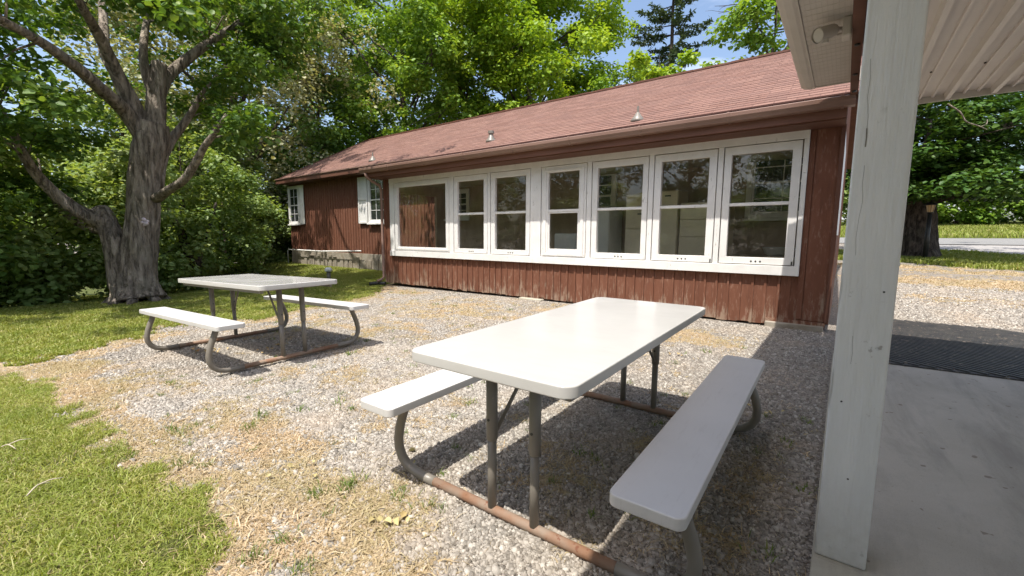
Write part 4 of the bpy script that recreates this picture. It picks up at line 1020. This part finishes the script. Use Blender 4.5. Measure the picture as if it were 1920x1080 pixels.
# bare twigs beside the spruce
g = G()
for _ in range(4):
    p0 = at(1470, 60 + random.uniform(-40, 40), 16); p1 = at(random.uniform(1340, 1400), random.uniform(0, 80), 16)
    L = limb(p0, p1, 6, .03, .2); g.tube(L, taper(.03, .007, 7), 4)
    for k in (2, 3, 4, 5): g.tube(limb(L[k], L[k] + Vector((random.uniform(-.9, .1), random.uniform(-.4, .4), random.uniform(-.1, .7))), 3, 0, .2), taper(.012, .004, 4), 3)
tr_ = wthing('bare_branch_tree', 'thin nearly bare tree reaching in beside the porch soffit above the leafy crown', 'tree', (-.6, 19, tz(-.6, 19)), 'trees behind the house')
g.tube(limb((-.6, 19.0, tz(-.6, 19)), tuple(at(1475, 40, 16)), 7, 0, .05), taper(.14, .04, 8), 8)
g.build('trunk', M['bark_dk'], tr_)

# --- big tree on the right with its layered underside
bx, by = 1.72, 22.0; bz = tz(bx, by)
bt = wthing('roadside_maple', 'broad dark trunked maple with layered drooping boughs behind the lantern post on the right', 'tree', (bx, by, bz))
g = G(); D = 15.9
def lb2(lst, rad, sides=12, wob=.12, k=4, sink=LM):
    p = dense(P3(lst), k); g.tube(p, dr(rad, k), sides, wob=wob); return p
LM2 = []
lb2([(1716, 500, D), (1714, 470, D), (1714, 430, D), (1716, 400, D), (1718, 380, D)], [.86, .68, .60, .57, .52], 36, .08, 5)
for lst, rr in (([(1725, 395, D), (1745, 360, D - .1), (1770, 338, D - .3), (1825, 300, D - .6), (1870, 255, D - 1), (1920, 205, D - 1.4), (1990, 150, D - 1.8)], [.40, .34, .28, .24, .20, .15, .08]),
                ([(1716, 385, D), (1735, 330, D + .2), (1762, 285, D + .4), (1790, 220, D + .7), (1815, 150, D + 1), (1830, 60, D + 1)], [.38, .30, .22, .18, .14, .08]),
                ([(1706, 390, D), (1700, 330, D), (1704, 270, D), (1700, 200, D), (1690, 100, D)], [.40, .32, .26, .2, .1]),
                ([(1688, 370, D - .5), (1705, 335, D - 1), (1722, 300, D - 1.4), (1738, 262, D - 1.7), (1745, 225, D - 1.8)], [.12, .10, .085, .07, .04]),
                ([(1712, 315, D - 1.2), (1704, 285, D - 1.2), (1718, 250, D - 1.2)], [.07, .06, .03]),
                ([(1740, 380, D), (1790, 366, D - .8), (1850, 360, D - 1.4), (1930, 350, D - 2)], [.16, .12, .09, .04]),
                ([(1700, 380, D), (1650, 340, D), (1600, 300, D), (1540, 240, D)], [.3, .2, .15, .08])):
    LM2.append(lb2(lst, rr))
C = []
for L in LM2:
    n = len(L)
    for i in range(int(n * .2), n):
        for k in range(2):
            q = L[i] + Vector((random.gauss(0, 1), random.gauss(0, 1), random.gauss(0, .4))) * 1.0; C.append(q)
            if k < 1: g.tube([L[i], (L[i] + q) / 2, q], [.03, .02, .01], 4)
for u, v, d, sp, nn in ((1800, 345, D - 2.2, .9, 26), (1880, 335, D - 2.5, 1.0, 30), (1740, 345, D - 1.5, .55, 12), (1760, 240, D - 1.8, .8, 18), (1850, 220, D - 2, 1, 24), (1910, 270, D - 2.4, 1, 24), (1800, 190, D, 1.2, 26), (1900, 180, D - 1, 1.2, 26),
                         (1830, 280, D - .2, 1.0, 9), (1960, 330, D - 3, 1.3, 30), (2050, 250, D - 3, 1.6, 30), (1700, 150, D, 1.6, 24), (1850, 60, D, 2.2, 50), (1600, 150, D + 1, 1.6, 24), (1735, 290, D - .6, .5, 9), (1790, 100, D - 1, 2, 40), (1730, 185, D - 2.0, .4, 8)):
    c = at(u, v, d)
    for _ in range(int(nn * .55)): C.append(c + Vector((random.gauss(0, 1), random.gauss(0, 1), random.gauss(0, .42))) * sp)
g.build('trunk', M['bark_dk'], bt, smooth=True)
Ca = np.array([tuple(c) for c in C]); lowz = np.array([at(1800, 383, 14).z])[0]
Ca = Ca[Ca[:, 2] > lowz + .25]
Vv, Ff = cluster_leaves(Ca, rng.uniform(.45, .8, len(Ca)), 95, .15, .32, up=1.6)
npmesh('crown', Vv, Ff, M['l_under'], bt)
g = G(); g.tube(dense(P3([(1777, 195, 12), (1800, 210, 12), (1812, 228, 12), (1835, 236, 12), (1850, 243, 12)])), taper(.022, .012, 17), 6); g.tube(dense(P3([(1838, 238, 12), (1850, 232, 12), (1851, 224, 12)])), taper(.014, .006, 9), 6)
g.build('dead_branch', M['bark'], bt, smooth=True)
# hedge bushes beyond the road and field trees
for i, (lab, x_, y_, h_, r_, m_) in enumerate((
    ('rounded light green bush beyond the road, beside the big trunk', 7.6, 54, 4.4, 3.2, 'l_bright'), ('light green bush beyond the road with a dark gap on its right', 12.5, 55, 4.4, 3.0, 'l_bright'),
    ('bushy tree beyond the road near the right edge of the picture', 17.5, 56, 4.0, 3.2, 'l_bright'), ('dark lower bush behind the gap in the roadside bushes', 14.9, 59, 3.6, 2.2, 'l_shrub'), ('bush beyond the road at the very right edge', 23.0, 57, 4.6, 3.6, 'l_bright'),
    ('bush beyond the road hidden mostly behind the trunk', 2.0, 55, 4.6, 3.5, 'l_shrub'), ('bush beyond the road seen left of the painted post', -4.5, 56, 5, 3.5, 'l_shrub'))):
    tree('roadside_bush', lab, x_, y_, h_, r_, m_, crown_lo=.0, nb=14, ncl=60, per=110, size=.30, clr=.9, tr=.1, group='bushes beyond the road', cat='bush', shape=.6)
# trees on the camera's side of the yard, seen mirrored in the window panes
src = [o for o in bpy.data.objects if o.name.startswith('dark_tree') and o.parent is None][0]
for i, (x_, y_) in enumerate(((-16, -15), (-9, -19), (-24, -11), (-2, -21), (6, -19), (13, -16))):
    c = copy_tree(src); c.location = (x_, y_, tz(x_, y_)); c.rotation_euler = (0, 0, i * 1.7); c.scale = (1.15, 1.15, 1.05 + .1 * (i % 3))
    c['label'] = ['tree behind the camera at far left', 'tree behind the camera opposite the lawn', 'tree behind the camera beyond the old maple', 'tree behind the camera opposite the porch', 'tree behind the camera to the right', 'tree behind the camera at far right'][i]; c['group'] = 'trees behind the camera'

src = [o for o in bpy.data.objects if o.name.startswith('shrub') and o.parent is None][5]
for i in range(9):
    c = copy_tree(src); c.location = (-22 + i * 4.4, -13 - 2 * math.sin(i * 1.9), tz(-22 + i * 4.4, -13) - .5); c.rotation_euler = (0, 0, i * 1.3); c.scale = (1.7, 1.6, 1.1 + .12 * (i % 3))
    c['label'] = 'green bush in the hedge behind the camera'; c['group'] = 'bushes behind the camera'

# ------------------------------------------------------------------ ground cover close to the camera
def vis(x, y, z=0, m=60):
    p = np.stack([x, y, np.broadcast_to(z, x.shape) - H], -1)
    d = p @ np.array(fw); u = 960 + 814.98 * (p @ np.array(r2)) / d; v = 540 + 814.98 * (p @ np.array(d2)) / d
    return (d > .2) & (u > -m) & (u < 1920 + m) & (v < 1080 + m * 3), d
def scatter(n, x0, x1, y0, y1, maskf, thr=None):
    x = rng.uniform(x0, x1, n); y = rng.uniform(y0, y1, n); ok, d = vis(x, y); x, y = x[ok], y[ok]
    m = maskf(x, y); k = rng.random(len(x)) < m; return x[k], y[k]
def blades(x, y, hgt, wid, lean, bendf=.5):
    n = len(x); z = terrain(x, y); a = rng.uniform(0, 2 * np.pi, n); b = rng.uniform(0, 2 * np.pi, n); h = hgt * rng.uniform(.5, 1.3, n); w = wid * rng.uniform(.7, 1.3, n)
    le = lean * rng.uniform(.2, 1.6, n) * h
    P = np.stack([x, y, z - .003], -1); S_ = np.stack([np.cos(a), np.sin(a), 0 * a], -1) * w[:, None] / 2; Ld = np.stack([np.cos(b), np.sin(b), 0 * b], -1)
    mid = P + Ld * (le * .35)[:, None] + np.array([0, 0, 1]) * (h * .6)[:, None]; tip = P + Ld * le[:, None] + np.array([0, 0, 1]) * (h * np.clip(1 - bendf * le / h * .5, .2, 1))[:, None]
    V = np.stack([P - S_, P + S_, mid + S_ * .8, mid - S_ * .8, tip + S_ * .12, tip - S_ * .12], 1).reshape(-1, 3)
    F = (np.array([(0, 1, 2, 3), (3, 2, 4, 5)])[None] + (np.arange(n) * 6)[:, None, None]).reshape(-1, 4)
    return V, F
def join(parts):
    Vs = []; Fs = []; o = 0
    for V, F in parts: Vs.append(V); Fs.append(F + o); o += len(V)
    return np.concatenate(Vs), np.concatenate(Fs)
gm = lambda x, y: np.clip(grassmask(x, y) * (1 - .6 * sstep(.5, .3, fbm(x, y, 3.5, 33))), 0, 1) ** 1.5
parts = []
x, y = scatter(330000, -7.2, -1.0, -1.4, .85, gm); parts.append(blades(x, y, .030 , .0040, 1.2))
x, y = scatter(26000, -7.2, -1.0, -1.4, .95, lambda x, y: gm(x, y) * (fbm(x, y, 4, 71) > .52)); parts.append(blades(x, y, .058, .0045, .8))
x, y = scatter(520000, -13, -6, -1.2, 9, gm); parts.append(blades(x, y, .045, .010, .8))
x, y = scatter(150000, -21, -13, 2, 9.2, gm); parts.append(blades(x, y, .05, .018, .8))
x, y = scatter(60000, -2, 8, 17, 27, gm); parts.append(blades(x, y, .12, .03, .5))
x, y = scatter(110000, -5, 40, 40.3, 56, lambda x, y: .2 + .8 * (y > 47)); parts.append(blades(x, y, .28, .06, .4))
V, F = join(parts); tag(npmesh('grass', V, F, M['blade']), 'short yellow green lawn grass', 'grass', kind='stuff')
# straw: mostly lying flat
sm = lambda x, y: np.maximum(strawmask(x, y) * (1 - grassmask(x, y) * .75), .16 * grassmask(x, y) * (vnoise(x, y, 6, 80) > .45)) * (y < 6.6) * .9
parts = []
x, y = scatter(280000, -6, 0, -1, 3.6, sm); parts.append(blades(x, y, .022, .0030, 2.4))
x, y = scatter(130000, -9.5, 0, .5, 6.6, sm); parts.append(blades(x, y, .028, .006, 2.2))
x, y = scatter(60000, -1, 6, 8.5, 20, lambda x, y: strawmask(x, y)); parts.append(blades(x, y, .03, .014, 2.2))
V, F = join(parts); tag(npmesh('dry_grass', V, F, M['straw']), 'flattened straw coloured dead grass', 'dry grass', kind='stuff')
# gravel chips
def chips(x, y, size):
    n = len(x); z = terrain(x, y); s = size * rng.uniform(.45, 1.35, n) ** 1.2
    base = np.array([(1, 0, 0), (.4, .85, 0), (-.5, .8, 0), (-1, .05, 0), (-.45, -.8, 0), (.55, -.75, 0)])
    j = rng.uniform(.72, 1.2, (n, 6, 1)) * base[None] + rng.normal(size=(n, 6, 3)) * np.array([.06, .06, .0])
    bot = j.copy(); bot[:, :, 2] = -.35; top = j * rng.uniform(.6, .9, (n, 1, 1)); top[:, :, 2] = rng.uniform(.25, .55, (n, 1)) + rng.normal(size=(n, 6)) * .05
    asp = rng.uniform(.55, 1, (n, 1)); bot[:, :, 1] *= asp; top[:, :, 1] *= asp
    L = np.concatenate([bot, top], 1) * s[:, None, None]
    a = rng.uniform(0, 2 * np.pi, n); tx = rng.normal(size=n) * .28; ty = rng.normal(size=n) * .28
    L[:, :, 2] += L[:, :, 0] * tx[:, None] + L[:, :, 1] * ty[:, None]
    ca, sa = np.cos(a)[:, None], np.sin(a)[:, None]; X = L[:, :, 0] * ca - L[:, :, 1] * sa; Y = L[:, :, 0] * sa + L[:, :, 1] * ca
    V = np.stack([X + x[:, None], Y + y[:, None], L[:, :, 2] + (z + s * .22)[:, None]], -1).reshape(-1, 3)
    q = [(i, (i + 1) % 6, 6 + (i + 1) % 6, 6 + i) for i in range(6)] + [(6, 7, 8, 9), (6, 9, 10, 11)]
    F = (np.array(q)[None] + (np.arange(n) * 12)[:, None, None]).reshape(-1, 4); return V, F
def gravel_mask(x, y):
    keep = (x < -.03) | (y > 8.35) | (x > 5.8)
    return (1 - grassmask(x, y)) * (1 - .85 * strawmask(x, y)) * keep * ((y < YF - .06) | (x > .0)) * (.6 + .4 * vnoise(x, y, 8, 44))
t = NT('gravel_chips'); gq = t.geo()
c = t.ramp(gq.outputs['Random Per Island'], [(0, (.13, .118, .102)), (.22, (.22, .202, .178)), (.6, (.31, .286, .253)), (.88, (.39, .36, .32)), (1, (.48, .455, .41))])
c = t.mix(t.ramp(t.noise(t.coord('Object'), 1.6, 3), [(.45, (0, 0, 0)), (.65, (.35, .35, .35))]), c, (.42, .33, .24))
t.fin(c, .85, t.bump(t.noise(t.coord('Object'), 160, 4), .4, .003), spec=.2)
parts = []
x, y = scatter(170000, -4.2, 0, .2, 3.0, gravel_mask); parts.append(chips(x, y, .0072))
x, y = scatter(8000, -4.2, 0, .2, 3.0, gravel_mask); parts.append(chips(x, y, .0135))
x, y = scatter(140000, -9, 0, .2, 6.7, gravel_mask); parts.append(chips(x, y, .0108))
x, y = scatter(30000, .2, 5, 8.4, 13, gravel_mask); parts.append(chips(x, y, .015))
V, F = join(parts); tag(npmesh('gravel', V, F, t.m), 'loose pale grey crushed stone', 'gravel', kind='stuff')
# weeds: small tufts in the gravel
tf = []
def tufts(n, x0, x1, y0, y1, k, hgt, wid, spread):
    cx = rng.uniform(x0, x1, n); cy = rng.uniform(y0, y1, n); ok, _ = vis(cx, cy); cx, cy = cx[ok], cy[ok]
    ok = (grassmask(cx, cy) < .4) & (cx < -.05) & (cy < 6.65); cx, cy = cx[ok], cy[ok]
    kk = rng.integers(k // 3, k, len(cx)); ci = np.repeat(np.arange(len(cx)), kk)
    return blades(cx[ci] + rng.normal(size=len(ci)) * spread, cy[ci] + rng.normal(size=len(ci)) * spread, hgt, wid, .9)
V, F = join([tufts(110, -4.5, 0, .3, 3.5, 26, .035, .0035, .014), tufts(90, -9, 0, 1, 6.6, 26, .04, .006, .025), tufts(12, -3.2, -1.2, .5, 1.2, 70, .05, .004, .03)])
tag(npmesh('weeds', V, F, M['weed']), 'small green weed tufts scattered in the gravel', 'weeds', kind='stuff')
# fallen dry leaves in small heaps
lm = leaf('fallen_leaves', (.46, .30, .13), (.58, .46, .26), (.38, .18, .08), .1)
ps = []
for cx, cy, n_, s_ in ((-1.42, 1.06, 7, .05), (-5.25, 1.55, 12, .1), (-4.75, 2.0, 6, .07), (-.62, 1.9, 5, .05), (-3.2, 5.0, 6, .2), (-2.1, .98, 4, .08), (-.35, 3.3, 5, .08), (-1.3, 4.4, 4, .1), (-4.6, 4.6, 5, .25), (-1.8, 1.35, 3, .08)):
    for _ in range(n_): ps.append((cx + random.gauss(0, s_), cy + random.gauss(0, s_)))
ps = np.array(ps); P = np.c_[ps, terrain(ps[:, 0], ps[:, 1]) + rng.uniform(.012, .03, len(ps))]
V, F = leaves(P, np.c_[rng.normal(size=(len(P), 2)) * .45, np.ones(len(P))], rng.uniform(.022, .045, len(P)), LEAF * np.array([1, 1, 2.6]))
tag(npmesh('fallen_leaves', V, F, lm), 'dry tan and orange leaves fallen on the gravel', 'leaves', kind='stuff')
M['twig'] = var_mat('bleached_twig', (.52, .46, .36), (.40, .34, .26), 40, .8)
# pale twigs lying on the near lawn
for (u0, v0, u1, v1, lab) in ((3, 838, 30, 842, 'small pale forked twig on the grass at the left edge'), (50, 930, 92, 905, 'curved pale twig lying on the near lawn')):
    def gp(u, v):
        d = at(u, v, 1) - Vector((0, 0, H)); k = -(H - .03) / d.z; return Vector((0, 0, H)) + d * k
    a, b = gp(u0, v0), gp(u1, v1); g = G(); m = (a + b) / 2 + Vector((0, 0, .02)); g.tube(dense([a, m, b]), taper(.0035, .002, 9), 6); g.tube([m, m + Vector((.03, .04, .02)), m + Vector((.04, .08, .015))], [.003, .0025, .0015], 6)
    tag(g.build('twig', M['twig'], smooth=True), lab, 'twig')
